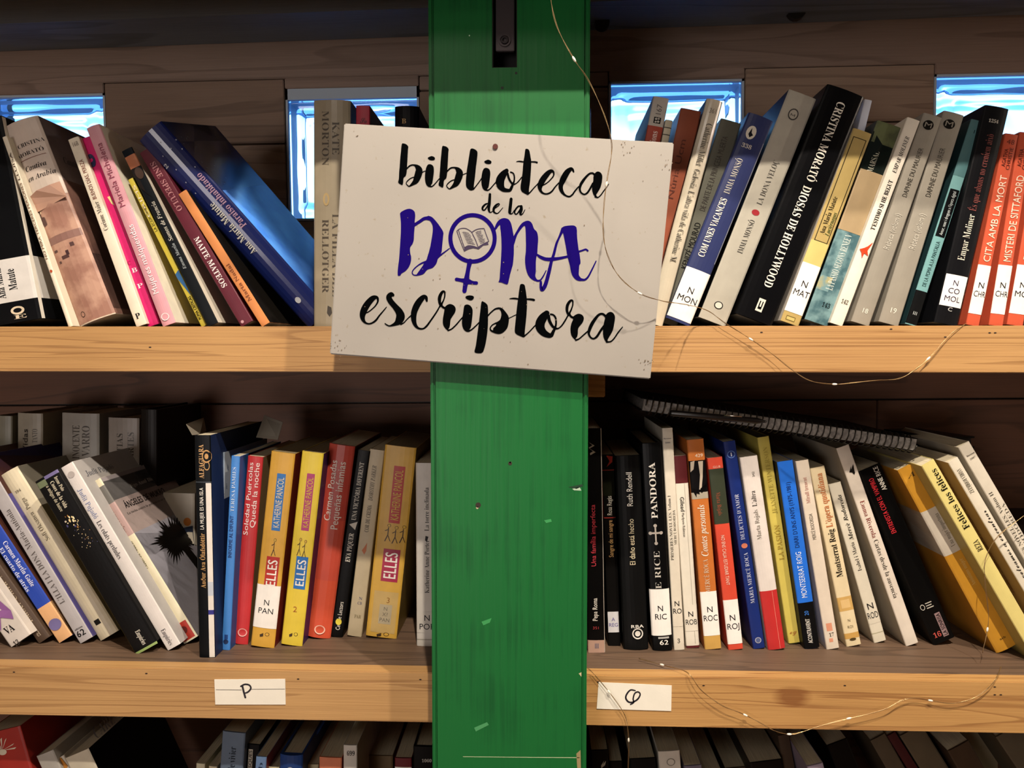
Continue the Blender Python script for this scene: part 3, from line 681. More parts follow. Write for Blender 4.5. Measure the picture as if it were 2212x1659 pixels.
P_ = Ink(sg).setf(840, 430, 260 / 2054)
P_.poly([(195, 235), (260, 190), (340, 165), (400, 180), (440, 220), (450, 290), (440, 380), (445, 430), (440, 480), (430, 600), (425, 700), (400, 770), (362, 830), (365, 920), (380, 990), (375, 1070), (340, 1160), (280, 1230), (215, 1270), (200, 1300), (170, 1310), (150, 1290), (155, 1180), (175, 1020), (185, 880), (195, 730), (205, 550), (205, 400), (195, 290)])
P_.stroke([(430, 445, 50), (530, 380, 52), (600, 335, 56), (680, 322, 64)], cap=False)
P_.poly([(660, 291), (700, 292), (750, 320), (830, 410), (925, 555), (925, 640), (910, 800), (900, 900), (880, 940), (868, 985), (835, 1020), (810, 1100), (750, 1170), (700, 1190), (650, 1210), (600, 1270), (540, 1298), (470, 1300), (520, 1220), (580, 1135), (600, 1085), (640, 1040), (665, 960), (700, 840), (730, 680), (750, 530), (742, 440), (700, 370), (655, 356)])
P_.stroke([(640, 1065, 30), (570, 1090, 28), (500, 1130, 20), (430, 1192, 18), (398, 1250, 18), (420, 1292, 18), (480, 1300, 22)])
P_.stroke([(860, 972, 30), (940, 912, 22), (1035, 842, 14)])
P_.ring(1428, 670, 378, 396, 70)
P_.stroke([(1385, 1060, 90), (1368, 1130, 76), (1345, 1250, 72), (1325, 1370, 90), (1305, 1470, 80), (1290, 1570, 72)]); P_.stroke([(1155, 1370, 60), (1240, 1385, 62), (1330, 1400, 100), (1420, 1425, 62), (1492, 1432, 60)])
P_.setf(1060, 440, 260 / 2054)
P_.poly([(62, 430), (100, 330), (160, 265), (230, 245), (300, 265), (345, 330), (370, 430), (392, 560), (398, 640), (395, 700), (395, 850), (380, 1020), (360, 1100), (335, 1190), (310, 1300), (290, 1370), (250, 1370), (190, 1345), (135, 1335), (150, 1290), (160, 1150), (175, 950), (185, 750), (180, 560), (165, 420), (152, 360), (85, 445)])
P_.poly([(385, 570), (440, 470), (500, 370), (560, 312), (640, 290), (700, 330), (740, 430), (790, 485), (810, 600), (800, 750), (795, 850), (780, 910), (770, 1000), (770, 1150), (762, 1240), (800, 1300), (850, 1300), (845, 1325), (790, 1330), (700, 1290), (640, 1220), (600, 1100), (585, 950), (600, 800), (600, 600), (595, 450), (580, 375), (520, 430), (450, 540), (390, 720), (375, 640)])
P_.stroke([(800, 1312, 28), (850, 1300, 24), (900, 1230, 22), (945, 1140, 14)])
P_.stroke([(790, 868, 30), (850, 910, 52), (940, 945, 58), (1060, 945, 60), (1180, 930, 48), (1320, 900, 38)])
P_.stroke([(1230, 440, 60), (1175, 560, 36), (1120, 690, 40), (1080, 850, 46), (1040, 970, 50), (1010, 1100, 58), (970, 1260, 62), (930, 1390, 66), (880, 1465, 66), (857, 1430, 46), (855, 1350, 44), (860, 1325, 26)])
P_.poly([(1200, 430), (1235, 395), (1290, 378), (1400, 370), (1450, 390), (1470, 440), (1475, 580), (1500, 780), (1515, 850), (1533, 1010), (1512, 1050), (1505, 1150), (1505, 1220), (1550, 1275), (1590, 1300), (1540, 1320), (1460, 1300), (1385, 1210), (1350, 1050), (1310, 900), (1280, 720), (1240, 520), (1222, 485)])
P_.stroke([(1530, 1290, 46), (1600, 1298, 36), (1660, 1250, 30), (1720, 1140, 26), (1798, 980, 18)]); P_.stroke([(1495, 818, 30), (1570, 795, 28), (1620, 780, 30), (1655, 800, 32)])
P_.emit('violet_lettering', vio, sign)
K_ = Ink(sg).setf(840, 430, 260 / 2054)
for q in ([(1185, 520), (1235, 500), (1310, 500), (1370, 530), (1415, 565)], [(1415, 565), (1440, 620), (1480, 700), (1510, 780), (1525, 820)], [(1415, 565), (1480, 525), (1550, 505), (1625, 500)], [(1625, 500), (1660, 600), (1705, 720)],
          [(1705, 720), (1610, 765), (1530, 815)], [(1160, 545), (1215, 700), (1290, 890)], [(1185, 520), (1240, 690), (1290, 830)], [(1160, 545), (1185, 520)], [(1290, 830), (1350, 795), (1430, 800), (1520, 830)]):
    K_.stroke([(x, y, 12) for x, y in q])
K_.poly([(1292, 892), (1285, 840), (1350, 803), (1430, 803), (1520, 828), (1600, 775), (1690, 738), (1700, 780), (1610, 792), (1535, 857), (1440, 838), (1360, 857)], smooth=False)
for i in range(9):
    a = 1255 + i * 11; y = 565 + i * 24
    K_.stroke([(a, y, 7), (a + 30 + (i * 37) % 20, y - 2, 8), (a + 66, y + 4, 6), (a + 108 + (i % 3) * 8, y + 16, 7)])
    a = 1480 + i * 10; y = 562 + i * 23
    K_.stroke([(a, y + 6, 7), (a + 50, y - 10, 8), (a + 95 - (i % 3) * 9, y - 22, 6)])
K_.emit('open_book_emblem', flat('241238', .5), sign)
screw = disc('screw', at(1070, 317, YS), .0024, YS - .0012, YS + .0002, flat('4a1c18', .4, .3), sign, n=12)
# flecks of dirt on the paint
V, F = [], []; rr = random.Random(3)
for px, py, n_, sp_ in ((730, 745, 16, 16), (1395, 785, 18, 13), (1360, 318, 12, 22), (1440, 350, 10, 16), (770, 290, 4, 8), (1080, 560, 34, 240), (1000, 700, 20, 180)):
    for _ in range(n_):
        x, y = px + rr.gauss(0, sp_ * .6), py + rr.gauss(0, min(sp_, 140) * .6)
        if not (740 < x < 1405 or sp_ < 30) or not 300 < y < 790 and sp_ > 30: continue
        c = sg(x, y, .00045); r = rr.uniform(.0002, .0006); m = len(V)
        V += [(c.x + r * math.cos(q * 1.05), c.y, c.z + r * math.sin(q * 1.05)) for q in range(6)]; F.append(tuple(range(m, m + 6)))
fl = mesh_obj('paint_flecks', V, F, flat('6a5a48', .7)); child(fl, sign); fl['kind'] = 'stuff'

# ------------------------------------------------------------------ shelf labels
for (q, lab, ch, cr0) in (([(463, 1468), (616, 1467), (617, 1522), (465, 1522)], 'white paper label with a handwritten P on the left shelf edge', 'P', (400, 1420, 560 / 2212)),
                         ([(1293, 1474), (1451, 1481), (1450, 1536), (1289, 1531)], 'white paper label with a handwritten Q on the right shelf edge', 'Q', (1240, 1420, 500 / 2212))):
    V = [at(x, y, -.0168) for x, y in q]; V += [v + Vector((0, .0006, 0)) for v in V]
    r = mesh_obj('paper_label', V, [(0, 1, 2, 3), (7, 6, 5, 4), (0, 4, 5, 1), (1, 5, 6, 2), (2, 6, 7, 3), (3, 7, 4, 0)], paint('e2ddd0', rough=.7, var=.04))
    tag(r, lab, 'label', 'letter labels on the shelf edge')
    I_ = Ink(lambda x, y, o: at(x, y, -.0168 - o), .0002).setf(*cr0)
    if ch == 'P': I_.stroke([(475, 247, 14), (510, 230, 14), (548, 238, 14), (560, 265, 14), (535, 296, 14), (503, 306, 10)]); I_.stroke([(488, 245, 16), (500, 295, 16), (513, 342, 16)]); I_.stroke([(262, 276, 3), (480, 278, 3)]); I_.stroke([(560, 272, 3), (850, 270, 3)])
    else: I_.stroke([(585, 318, 12), (540, 312, 14), (505, 350, 16), (495, 390, 16), (520, 425, 16), (560, 428, 14), (608, 400, 16), (632, 355, 14), (612, 330, 14), (580, 345, 14), (565, 395, 14), (570, 430, 14), (540, 450, 12)])
    I_.emit('lettering', flat('120c18', .5), r)

# ------------------------------------------------------------------ fairy light wires
copper = flat('b79a70', .3, .9); led = flat('e8e2d4', .2)
def wire(pts, beads, label, r=.00024, twin=.00034):
    P = catmull([tuple(at(x, y, Y)) for x, y, Y in pts], 8)
    e0 = empty('fairy_lights', P[0]); tag(e0, label, 'string lights', 'copper fairy lights on the shelves'); bpy.context.view_layer.update()
    for k in (0, 1):
        Q = [(x + twin * math.sin(i * .33 + k * math.pi), y - .0004 * k, z + twin * .8 * math.cos(i * .33 + k * math.pi)) for i, (x, y, z) in enumerate(P)]
        child(tube('wire', Q, r, copper, seg=5), e0)
    for b in beads:
        i = min(range(len(P)), key=lambda i: (P[i][0] - at(b[0], b[1], b[2]).x) ** 2 + (P[i][2] - at(b[0], b[1], b[2]).z) ** 2)
        i = max(1, min(len(P) - 2, i)); c = Vector(P[i]); d = (Vector(P[i + 1]) - Vector(P[i - 1])).normalized() * .0028
        child(tube('led_bead', [c - d, c - d * .6, c, c + d * .6, c + d], .001, led, seg=8, rad=[.0003, .0009, .0011, .0009, .0003]), e0)
wire([(1188, -60, -.17), (1190, 0, -.17), (1205, 62, -.165), (1240, 128, -.16), (1270, 172, -.155), (1300, 235, -.15), (1318, 290, -.145), (1321, 330, -.14), (1312, 385, -.135), (1305, 440, -.13), (1303, 500, -.125), (1312, 550, -.12), (1338, 598, -.115), (1382, 634, -.112), (1430, 650, -.103), (1462, 655, -.085), (1492, 660, -.04),
      (1530, 672, -.024), (1565, 697, -.022), (1622, 733, -.022), (1672, 768, -.022), (1712, 800, -.024), (1752, 823, -.026), (1803, 830, -.026), (1850, 826, -.026), (1890, 822, -.026), (1940, 818, -.025), (1975, 800, -.022), (2010, 770, -.020), (2050, 725, -.019), (2088, 698, -.016)],
     [(1241, 128, -.16), (1306, 400, -.13), (1382, 634, -.11), (1480, 655, -.03), (1622, 733, -.022), (1803, 830, -.026), (2003, 771, -.02)], 'thin copper fairy light wire hanging over the white sign and the upper shelf')
wire([(1268, 1442, -.018), (1282, 1455, -.019), (1312, 1490, -.02), (1338, 1525, -.02), (1351, 1548, -.02), (1356, 1575, -.022), (1358, 1610, -.02), (1356, 1680, -.01)], [(1315, 1492, -.02), (1358, 1598, -.022)], 'short copper fairy light wire crossing the Q label')
wire([(1380, 1422, .02), (1430, 1436, .005), (1475, 1448, -.012), (1492, 1460, -.021), (1516, 1492, -.022), (1560, 1524, -.022), (1600, 1540, -.022), (1640, 1560, -.022), (1672, 1578, -.022), (1705, 1586, -.022), (1735, 1580, -.022), (1778, 1566, -.022), (1825, 1554, -.022), (1905, 1534, -.022), (1945, 1514, -.021), (1975, 1508, -.020), (2015, 1514, -.020), (2055, 1519, -.020), (2095, 1511, -.020), (2130, 1490, -.020), (2152, 1464, -.018), (2162, 1440, .0)],
     [(1432, 1437, .0), (1612, 1544, -.022), (1705, 1586, -.022), (1832, 1552, -.022), (2010, 1514, -.02)], 'copper fairy light wire drooping along the right lower shelf edge')
wire([(2058, 1480, .0), (2122, 1410, .02), (2135, 1340, .02), (2128, 1260, .02), (2128, 1210, .02), (2150, 1165, .02), (2190, 1130, .02), (2240, 1095, .02)][1:], [(2180, 1360, .02)], 'copper fairy light wire lying over the yellow paperback')

# ------------------------------------------------------------------ books, upper left
GU, GV = 'books on the upper left shelf', 'books on the upper right shelf'
GM, GN = 'books on the lower left shelf', 'books on the lower right shelf'
GB, GO, GP = 'back row books on the lower left shelf', 'books on the bottom left shelf', 'books on the bottom right shelf'
K = '16181c'; WH = 'dedad2'
b = Book('thick black book with a white title band, cut off by the left picture edge', (-112, 262), (2, 258), (-25, 712), (92, 690), 'up', K, Y=.004, dep=.14, hard=True, group=GU, rough=.3)
b.band(560, 652, 'c9c6c2').txt('Ana María', 642, 576, .36, .16, '24262a', 'serif').txt('Matute', 628, 582, .60, .16, '24262a', 'serif')
b.ell(.60, 672, .13, 9, 'c8b9a0').ell(.60, 672, .08, 5, K, o=.0003).txt('E', 690, 0, .5, .07, 'c8b9a0', 'serif', 'h', a2=.76).quad(1.0, 1.09, 262, 700, 'd6d0c4').done()
b = Book('very thin white paperback spine squeezed beside the thick black book', (7, 296), (13, 295), (149, 714), (162, 711), 'up', 'd8d0bc', Y=.0, dep=.12, group=GU)
b.txt('NO MIRA TERCERES PERSONES', 560, 395, .5, .55, '6a4a30').txt('LLUÏSA', 390, 330, .5, .5, '4a3a30').ell(.5, 585, .3, 3, 'a84828').done()
b = Book('wide paperback with a desert fortress photo on spine and cover, CAUTIVA EN ARABIA', (7, 275), (77, 255), (168, 712), (262, 694), 'up', 'c2b4a8', Y=.012, dep=.14, bulge=.005, group=GU, right='7c5c52')
b.side(1, ('9a8f92', '86787a', 20), 255, 400).side(1, ('5e4440', '7a5a50', 30), 400, 560).side(1, ('3a2c2e', '4c3a38', 30), 560, 680)
b.quad(0, 1, 430, 690, ('a88472', '8c6658', 46)).poly([(.02, 432), (.10, 418), (.40, 412), (.75, 410), (.98, 408), (1.0, 440), (.0, 450)], 'b08a76')
b.poly([(.04, 425), (.16, 420), (.18, 460), (.26, 462), (.26, 478), (.16, 480), (.12, 470)], '4c3230').poly([(.13, 420), (.19, 419), (.22, 452), (.16, 455)], 'cdb49a', o=.0003)
b.quad(.02, .98, 505, 520, '7c5c54', o=.00025).quad(.15, .25, 532, 537, '4a3230', o=.0003).quad(.45, .53, 540, 550, '3c2628', o=.0003).quad(.62, .72, 528, 536, '4a3230', o=.0003).quad(.18, .24, 556, 561, '4a3230', o=.0003).quad(.30, .50, 548, 555, '4a3230', o=.0003)
b.txt('CRISTINA', 318, 0, .28, .10, '30282a', 'serifthin', 'h', a2=.96).txt('MORATÓ', 336, 0, .17, .10, '30282a', 'serifthin', 'h', a2=.88).quad(.16, .88, 342, 343.5, '8a6a60', o=.0003)
b.txt('Cautiva', 366, 0, .25, .13, '2a2224', 'italic', 'h', a2=.82).txt('en Arabia', 386, 0, .22, .13, '2a2224', 'italic', 'h', a2=.95)
b.ell(.26, 672, .06, 6, '1c1414', ring='9a7464').txt('Cautiva', 360, 0, 1.35, .2, '34343c', 'italic', 'h', a2=2.1).band(690, 712, 'bfb09c').done()
b = Book('slim cream paperback between the desert photo book and the pink one', (145, 301), (171, 296), (297, 712), (318, 705), 'up', 'd6cebb', Y=.004, dep=.13, group=GU)
b.txt('BUENOS DÍAS, PEREZA', 430, 345, .5, .36, '7a4438').txt('Corinne Maier', 497, 435, .5, .42, '5a5048', 'serifthin').txt('168', 316, 0, .22, .4, '7a7068', 'sans', 'h', a2=.8).txt('P', 688, 0, .3, .5, '20242a', 'serif', 'h', a2=.75).done()
b = Book('bright magenta paperback with white letters on its spine', (175, 299), (198, 295), (317, 708), (349, 703), 'up', 'c81e68', Y=.010, dep=.12, group=GU)
b.ell(.3, 345, .3, 14, '2a2c50').txt('C', 570, 0, .2, .3, '8a1040', 'serif', 'h', a2=.5).txt('B', 588, 0, .35, .36, 'e8d4dc', 'serif', 'h', a2=.8).txt('P', 622, 0, .35, .36, 'e8d4dc', 'serif', 'h', a2=.8).poly([(.5, 425), (.72, 425), (.8, 446), (.62, 440)], 'd8c48a').done()
b = Book('pale pink hardcover with white title MUJERES MALQUERIDAS and cream boards', (184, 277), (217, 269), (355, 711), (380, 703), 'up', 'c8929c', Y=.002, dep=.14, group=GU, right='d6cfc0', bulge=.0015)
b.txt('Mariela Michelena', 447, 310, .5, .42, '8a4458').txt('Mujeres malqueridas', 635, 485, .5, .42, 'e8d8dc').ell(.5, 684, .3, 8, 'e4d0d4', ring='c8929c').done()
b = Book('thin yellow paperback spine with tiny black lettering', (276, 388), (288, 385), (434, 705), (447, 702), 'up', 'b8a83a', Y=.012, dep=.13, group=GU, right='2c2c2a')
b.txt('CRIMS', 470, 400, .5, .5, 'd8ccb0').txt('LA ECONÒMICA', 500, 440, .5, .5, '3a3414').poly([(.1, 590), (.9, 585), (.9, 640), (.1, 600)], '2a5a8a').txt('POMA CRÍTICAS', 690, 640, .5, .5, '2a2410', 'bold').done()
b = Book('dark navy paperback showing a brown portrait at its top and cream boards', (262, 330), (285, 315), (450, 706), (472, 702), 'up', '20262c', Y=.008, dep=.14, group=GU, right='cfc6b6')
b.quad(0, 1, 318, 336, '1a2430').quad(0, 1, 336, 362, ('a86848', 'c48860', 40)).ell(.6, 375, .35, 12, '3a2a22').poly([(.1, 362), (1, 360), (1, 440), (.5, 420), (.1, 400)], '2c2422', o=.00016)
b.txt('Somos de Francia', 520, 435, .5, .4, 'b8b4a8', 'italic').txt('Emma Martín', 580, 525, .5, .3, '98a0a4', 'italic').done()
b = Book('dark maroon paperback with white title SINE SPECULO', (302, 330), (326, 318), (520, 708), (552, 700), 'up', '561c2a', Y=.008, dep=.14, group=GU)
b.txt('SINE SPECULO', 350, 455, .5, .42, 'a87478', 'serif', 'down').txt('MAITE MATEOS', 512, 620, .5, .42, 'dcd0d0', 'serif', 'down').ell(.3, 692, .12, 3, 'b89098').done()
b = Book('orange brown thin paperback under the leaning blue hardcover', (383, 420), (404, 410), (568, 708), (585, 703), 'up', 'c07c48', Y=.006, dep=.12, group=GU, right='2a2622')
b.txt('Marta Nadal', 650, 570, .5, .4, '7a4424', 'serif').done()
b = Book('big glossy blue hardcover leaning steeply, window light partly painted into its cover', (297, 303), (352, 264), (611, 705), (662, 668), 'up', '101c52', Y=.0, dep=.15, hard=True, bulge=.004, group=GU, yaw=7, pitch=13, rough=.3, coat=.35, right='16286a')
b.side(1, ('10183c', '24409a', 9), 262, 430, rough=.12, coat=1).side(1, ('3a6cd8', '6aa4f4', 14), 430, 700, rough=.12, coat=1)  # lower cover lightened in colour for the window highlight
rr = random.Random(5)
for i in range(26): b.quad(*(lambda a, y: (a, a + .035, y, y + 2.2))(rr.uniform(.25, 2.2), rr.uniform(300, 420)), '9aa0b0', o=.0003)
b.txt('Ana María Matute', 545, 435, .42, .26, 'c0c0b8', 'serif').txt('Paraíso inhabitado', 500, 385, .76, .22, '9a7c94', 'serif').ell(.45, 655, .1, 6, 'b0b4b8').txt('2', 345, 0, .05, .14, 'c8ccd0', 'serif', 'h', a2=.2).done()
b = Book('upright thick taupe hardcover with dark capitals, partly hidden by the sign', (678, 217), (757, 218), (678, 704), (757, 704), 'up', '8e8470', Y=.006, dep=.15, hard=True, bulge=.003, group=GU, rough=.3, coat=.3, right='1c1a20')
b.txt('MORTON', 240, 358, .34, .19, '463e34', 'serifthin', 'down').txt('KATE', 263, 335, .62, .19, '463e34', 'serifthin', 'down').txt('RELLOTGER', 472, 632, .34, .19, '463e34', 'serifthin', 'down').txt('LA FILLA DEL', 460, 640, .62, .19, '463e34', 'serifthin', 'down')
b.ell(.36, 430, .09, 14, 'a08a60').ell(.36, 430, .04, 9, '8e8470', o=.0003).poly([(.40, 660), (.5, 664), (.52, 676), (.45, 684), (.38, 676)], '3a342c').done()
b = Book('upright crimson book behind the top left corner of the sign', (769, 228), (799, 229), (769, 704), (799, 704), 'up', '9c2438', Y=.012, dep=.13, group=GU, right='6c7488')
b.txt('Sa', 266, 0, .3, .4, '3a1420', 'script', 'h', a2=.8).done()
b = Book('black book rising behind the sign beside the green post', (853, 230), (905, 231), (853, 704), (905, 704), 'up', '14141a', Y=.02, dep=.12, hard=True, bulge=.003, group=GU)
b.txt('B', 268, 0, .3, .2, 'a08050', 'serif', 'h', a2=.5).done()

# ------------------------------------------------------------------ books, upper right
b = Book('dark blue book edge showing right of the green post', (1258, 236), (1276, 234), (1258, 702), (1276, 702), 'up', '141c4c', Y=.06, dep=.14, hard=True, group=GV, rough=.2, coat=.6); b.done()
b = Book('grey and white paperback with a brick red band and a small chequered mark', (1412, 207), (1445, 214), (1316, 690), (1348, 700), 'up', 'b8b2a8', Y=.016, dep=.14, group=GV, left='60606a')
b.side(-1, '5c4a56', 270, 700).quad(0, 1, 272, 700, '9c4232', o=.0002).txt('167', 250, 226, .5, .34, '5a5654').quad(.3, .75, 253, 266, '1c1a1c', o=.0002).ell(.44, 257, .08, 2.4, 'b8b2a8', o=.0004).ell(.6, 262, .08, 2.4, 'b8b2a8', o=.0004).ell(.6, 256, .07, 2, 'b8b2a8', o=.0004).ell(.44, 263, .07, 2, 'b8b2a8', o=.0004).txt('Ficcions', 330, 282, .5, .4, 'd8c4bc', 'serif').done()
b = Book('small cream paperback top between the grey one and the brick brown one', (1438, 258), (1453, 261), (1350, 695), (1366, 700), 'up', 'c8c0a8', Y=.02, dep=.12, group=GV)
b.quad(0, 1, 275, 277, '4a463c').quad(0, 1, 290, 292, '4a463c').done()
b = Book('brick brown paperback leaning beside the right end of the sign', (1470, 232), (1516, 242), (1372, 690), (1412, 700), 'up', '8c4a34', Y=.014, dep=.14, group=GV, left='8a98c0')
b.txt('Núria Ucm', 430, 300, .42, .3, '5c2c20').done()
b = Book('glossy cream paperback with long serif title reading downwards', (1526, 213), (1562, 221), (1399, 695), (1431, 703), 'up', 'c4bba8', Y=.003, dep=.14, bulge=.003, group=GV, left='26221e', rough=.18, coat=.6)
b.txt('361', 246, 0, .3, .3, '6a6458', 'sans', 'h', a2=.8).txt('Catherine Millet  Gelosia. L’altra vida de Catherine M.', 268, 566, .55, .4, '3a3630', 'serifthin', 'down').done()
b = Book('dark olive grey worn paperback with black lettering', (1555, 256), (1604, 267), (1424, 690), (1462, 699), 'up', '54544a', Y=.012, dep=.13, group=GV)
b.txt('KENIZÉ MOURAD', 580, 480, .45, .3, '1e1e1c').txt('DE PARTE DE LA PRINCESA MUERTA', 455, 295, .45, .28, '35302c').done()
b = Book('navy blue book with white sticker N MON under the fairy light wire', (1615, 243), (1673, 262), (1442, 683), (1490, 699), 'up', '28305a', Y=.004, dep=.14, hard=True, bulge=.002, group=GV)
b.ell(.36, 290, .19, 14, 'c8c2b4').poly([(.34, 280), (.38, 290), (.47, 294), (.36, 300), (.28, 294)], '20222c', o=.00035).txt('338', 322, 0, .2, .16, 'c0bcb0', 'serif', 'h', a2=.6)
b.txt('IMMA MONSÓ', 420, 345, .35, .24, 'c8c4b8', 'serifthin').txt('COM UNES VACANCES', 556, 430, .35, .26, 'e0dccc', 'serif').quad(.96, .999, 300, 560, '8a90a0', o=.0003).sticker(583, 690, ['N', 'MON'], wrapR=.0, fs=1.1).done()
b = Book('tall light grey paperback with a red dot between its two titles', (1702, 196), (1766, 211), (1511, 682), (1568, 699), 'up', 'a29e92', Y=.008, dep=.14, hard=True, group=GV, left='2a2a28')
b.ell(.45, 248, .18, 12, '3a3836', ring='a29e92').txt('M', 254, 0, .35, .12, '3a3836', 'sans', 'h', a2=.54).txt('LA DONA VELOÇ', 440, 345, .5, .2, '3a3834', 'serifthin').ell(.5, 457, .14, 6, '8a2028').txt('IMMA MONSÓ', 545, 473, .5, .2, '3a3834', 'serifthin').ell(.5, 659, .16, 8, '2c2c2a', ring='c2beb2').done()
b = Book('thick black hardcover, title in white capitals ending in HOLLYWOOD', (1787, 186), (1868, 206), (1588, 677), (1670, 700), 'up', '15161a', Y=.0, dep=.15, hard=True, bulge=.002, group=GV, rough=.3)
b.txt('CRISTINA MORATÓ  DIOSAS DE HOLLYWOOD', 222, 620, .5, .22, 'd8d4c8', 'serif', 'down').quad(.42, .60, 645, 672, 'd0ccc0').quad(.46, .56, 650, 667, '15161a', o=.0003).quad(.49, .53, 650, 662, 'd0ccc0', o=.0004).done()
b = Book('white book standing deeper, its tall top catching blue window light', (1868, 214), (1884, 218), (1752, 696), (1768, 700), 'up', 'c8ccd8', Y=.03, dep=.08, group=GV); b.done()
b = Book('tan paperback with thin black frame lines and sticker N MAT', (1843, 278), (1884, 288), (1687, 690), (1727, 700), 'up', 'a8935c', Y=.004, dep=.13, group=GV, left='c8c0b4')
b.quad(.14, .18, 300, 520, '2c2418').quad(.82, .86, 300, 520, '2c2418').quad(.14, .86, 299, 300.5, '2c2418').quad(.14, .86, 520, 521.5, '2c2418').quad(.0, 1, 521.5, 575, 'c2b26e').txt('Ana María Matute', 505, 425, .38, .26, '1c1810', 'serifthin').txt('Luciérnagas', 505, 455, .66, .24, '3a4a20', 'italic')
b.sticker(570, 676, ['N', 'MAT'], fs=1.15).quad(.2, .7, 684, 694, '6a5c30').quad(.24, .66, 686, 692, 'b8a868', o=.0002).done()
b = Book('paperback with a mottled green top, blank beige label and sea painting', (1892, 263), (1950, 273), (1740, 690), (1788, 700), 'up', '22302c', Y=.012, dep=.13, group=GV)
b.quad(0, 1, 263, 312, ('5c6444', '4a5038', 70)).poly([(0, 290), (.5, 312), (1, 320), (1, 376), (0, 376)], '1c2a28', o=.00018).txt('MARSAL', 372, 328, .4, .24, 'b8b8a8', 'serifthin').quad(0, 1, 370, 500, '9c8868', o=.0003).quad(0, 1, 500, 700, ('6c8c90', '3e5e66', 60)).quad(0, .5, 600, 630, ('a89c64', '6c8c90', 70), o=.0002)
b.txt('LA PASSIO SEGONS RENEE V', 625, 505, .5, .3, 'd0d8d0', 'serifthin').txt('143', 662, 0, .45, .2, '101c20', 'serif', 'h', a2=.8).done()
b = Book('white slim paperback, black italic capitals and a small red splash', (1960, 254), (1988, 261), (1795, 692), (1822, 700), 'up', 'd8d2c4', Y=.005, dep=.13, group=GV)
b.txt('EMPAR MOLINER', 372, 295, .5, .34, '2c2824', 'italic').txt('T’ESTIMO SI HE BEGUT', 495, 388, .5, .34, '2c2824', 'serif').poly([(.4, 535), (.6, 530), (.9, 518), (.7, 538), (.9, 548), (.55, 545), (.5, 556), (.3, 545), (.1, 540)], 'c04020').txt('142', 656, 0, .2, .34, '4a463c', 'serif', 'h', a2=.75).done()
for i, (q, num, lab) in enumerate(((((1997, 245), (2034, 254), (1838, 691), (1881, 700)), '18', 'grey paperback with number 18 at its foot, left one of the matching pair'), (((2040, 241), (2082, 248), (1898, 691), (1944, 700)), '19', 'grey paperback with number 19 at its foot, right one of the matching pair'))):
    b = Book(lab, *q, 'up', '8c877c', Y=.005 + .004 * i, dep=.13, bulge=.0012, group=GV)
    b.ell(.4, 272 - 2 * i, .28, 10, '24221f').txt('M', 277 - 2 * i, 0, .18, .26, '8c877c', 'sans', 'h', a2=.62, o=.0004).txt('DAPHNE DU MAURIER', 425, 320, .45, .26, '3a3730').txt('Rebeca (volum I)', 538, 460, .45, .3, 'b8b4a8').txt(num, 676, 0, .3, .26, 'd8d4c8', 'sans', 'h', a2=.66).done()
b = Book('light teal slim paperback whose foot is black', (2098, 259), (2124, 262), (1957, 694), (1982, 699), 'up', '6e9c9e', Y=.01, dep=.13, group=GV, left='1c3438')
b.quad(0, 1, 258, 380, '4e7478').txt('I', 288, 0, .45, .3, '1c2c30', 'sans', 'h', a2=.6).quad(.1, .9, 408, 510, '14181c', o=.0002).txt('Amor, sexe i drogues a l’època digital', 506, 412, .5, .3, 'b8c0c0').txt('DE LA POMA A LA PANTALLA', 618, 520, .5, .34, '1c3a3c').quad(0, 1, 628, 700, '1a1c1e', o=.0002).txt('lll', 680, 0, .3, .3, '9aa0a0', 'sans', 'h', a2=.7).done()
b = Book('black paperback marked 1254 with a handwritten CO MOL sticker', (2130, 230), (2178, 233), (2016, 692), (2072, 700), 'up', '1e1f24', Y=.004, dep=.13, bulge=.0015, group=GV)
b.txt('1254', 266, 0, .25, .14, 'c8c4b8', 'serif', 'h', a2=.66).txt('Empar Moliner', 562, 462, .45, .30, 'd8d0c0', 'serifthin').txt('És que abans no creníem això', 455, 290, .45, .3, '7a4440', 'serifthin').sticker(594, 662, ['N', 'CO', 'MOL'], a0=.03, a1=.93, ink='2c2440', fs=1.0).txt('C', 672, 0, .4, .16, 'b0b0b0', 'bold', 'h', a2=.6).done()
for q, n, t1, lab, st in ((((2172, 289), (2200, 291), (2088, 692), (2117, 699)), '48', 'CITA AMB LA MORT', 'orange red paperback titled CITA AMB LA MORT with sticker N CHR', ['N', 'CHR']),
                     (((2203, 285), (2234, 288), (2138, 691), (2168, 697)), '', 'MISTERI DE SITTAFORD', 'orange red paperback titled MISTERI DE SITTAFORD with sticker N CHR', ['N', 'CHR']),
                     (((2250, 280), (2284, 284), (2176, 694), (2212, 700)), '', 'MORT', 'orange red paperback at the right edge of the picture with sticker N MO', ['N', 'MO'])):
    b = Book(lab, *q, 'up', 'bc5238', Y=.006, dep=.12, group=GV)
    if n: b.txt(n, 312, 0, .2, .36, '5c2418', 'sans', 'h', a2=.8)
    b.txt('AGATHA', 360, 322, .3, .28, '4a1c14', 'bold').txt('CHRISTIE', 366, 318, .66, .28, '4a1c14', 'bold').txt(t1, 565, 378, .5, .52, 'e0ccb8').sticker(572, 678, st, fs=1.1).done()

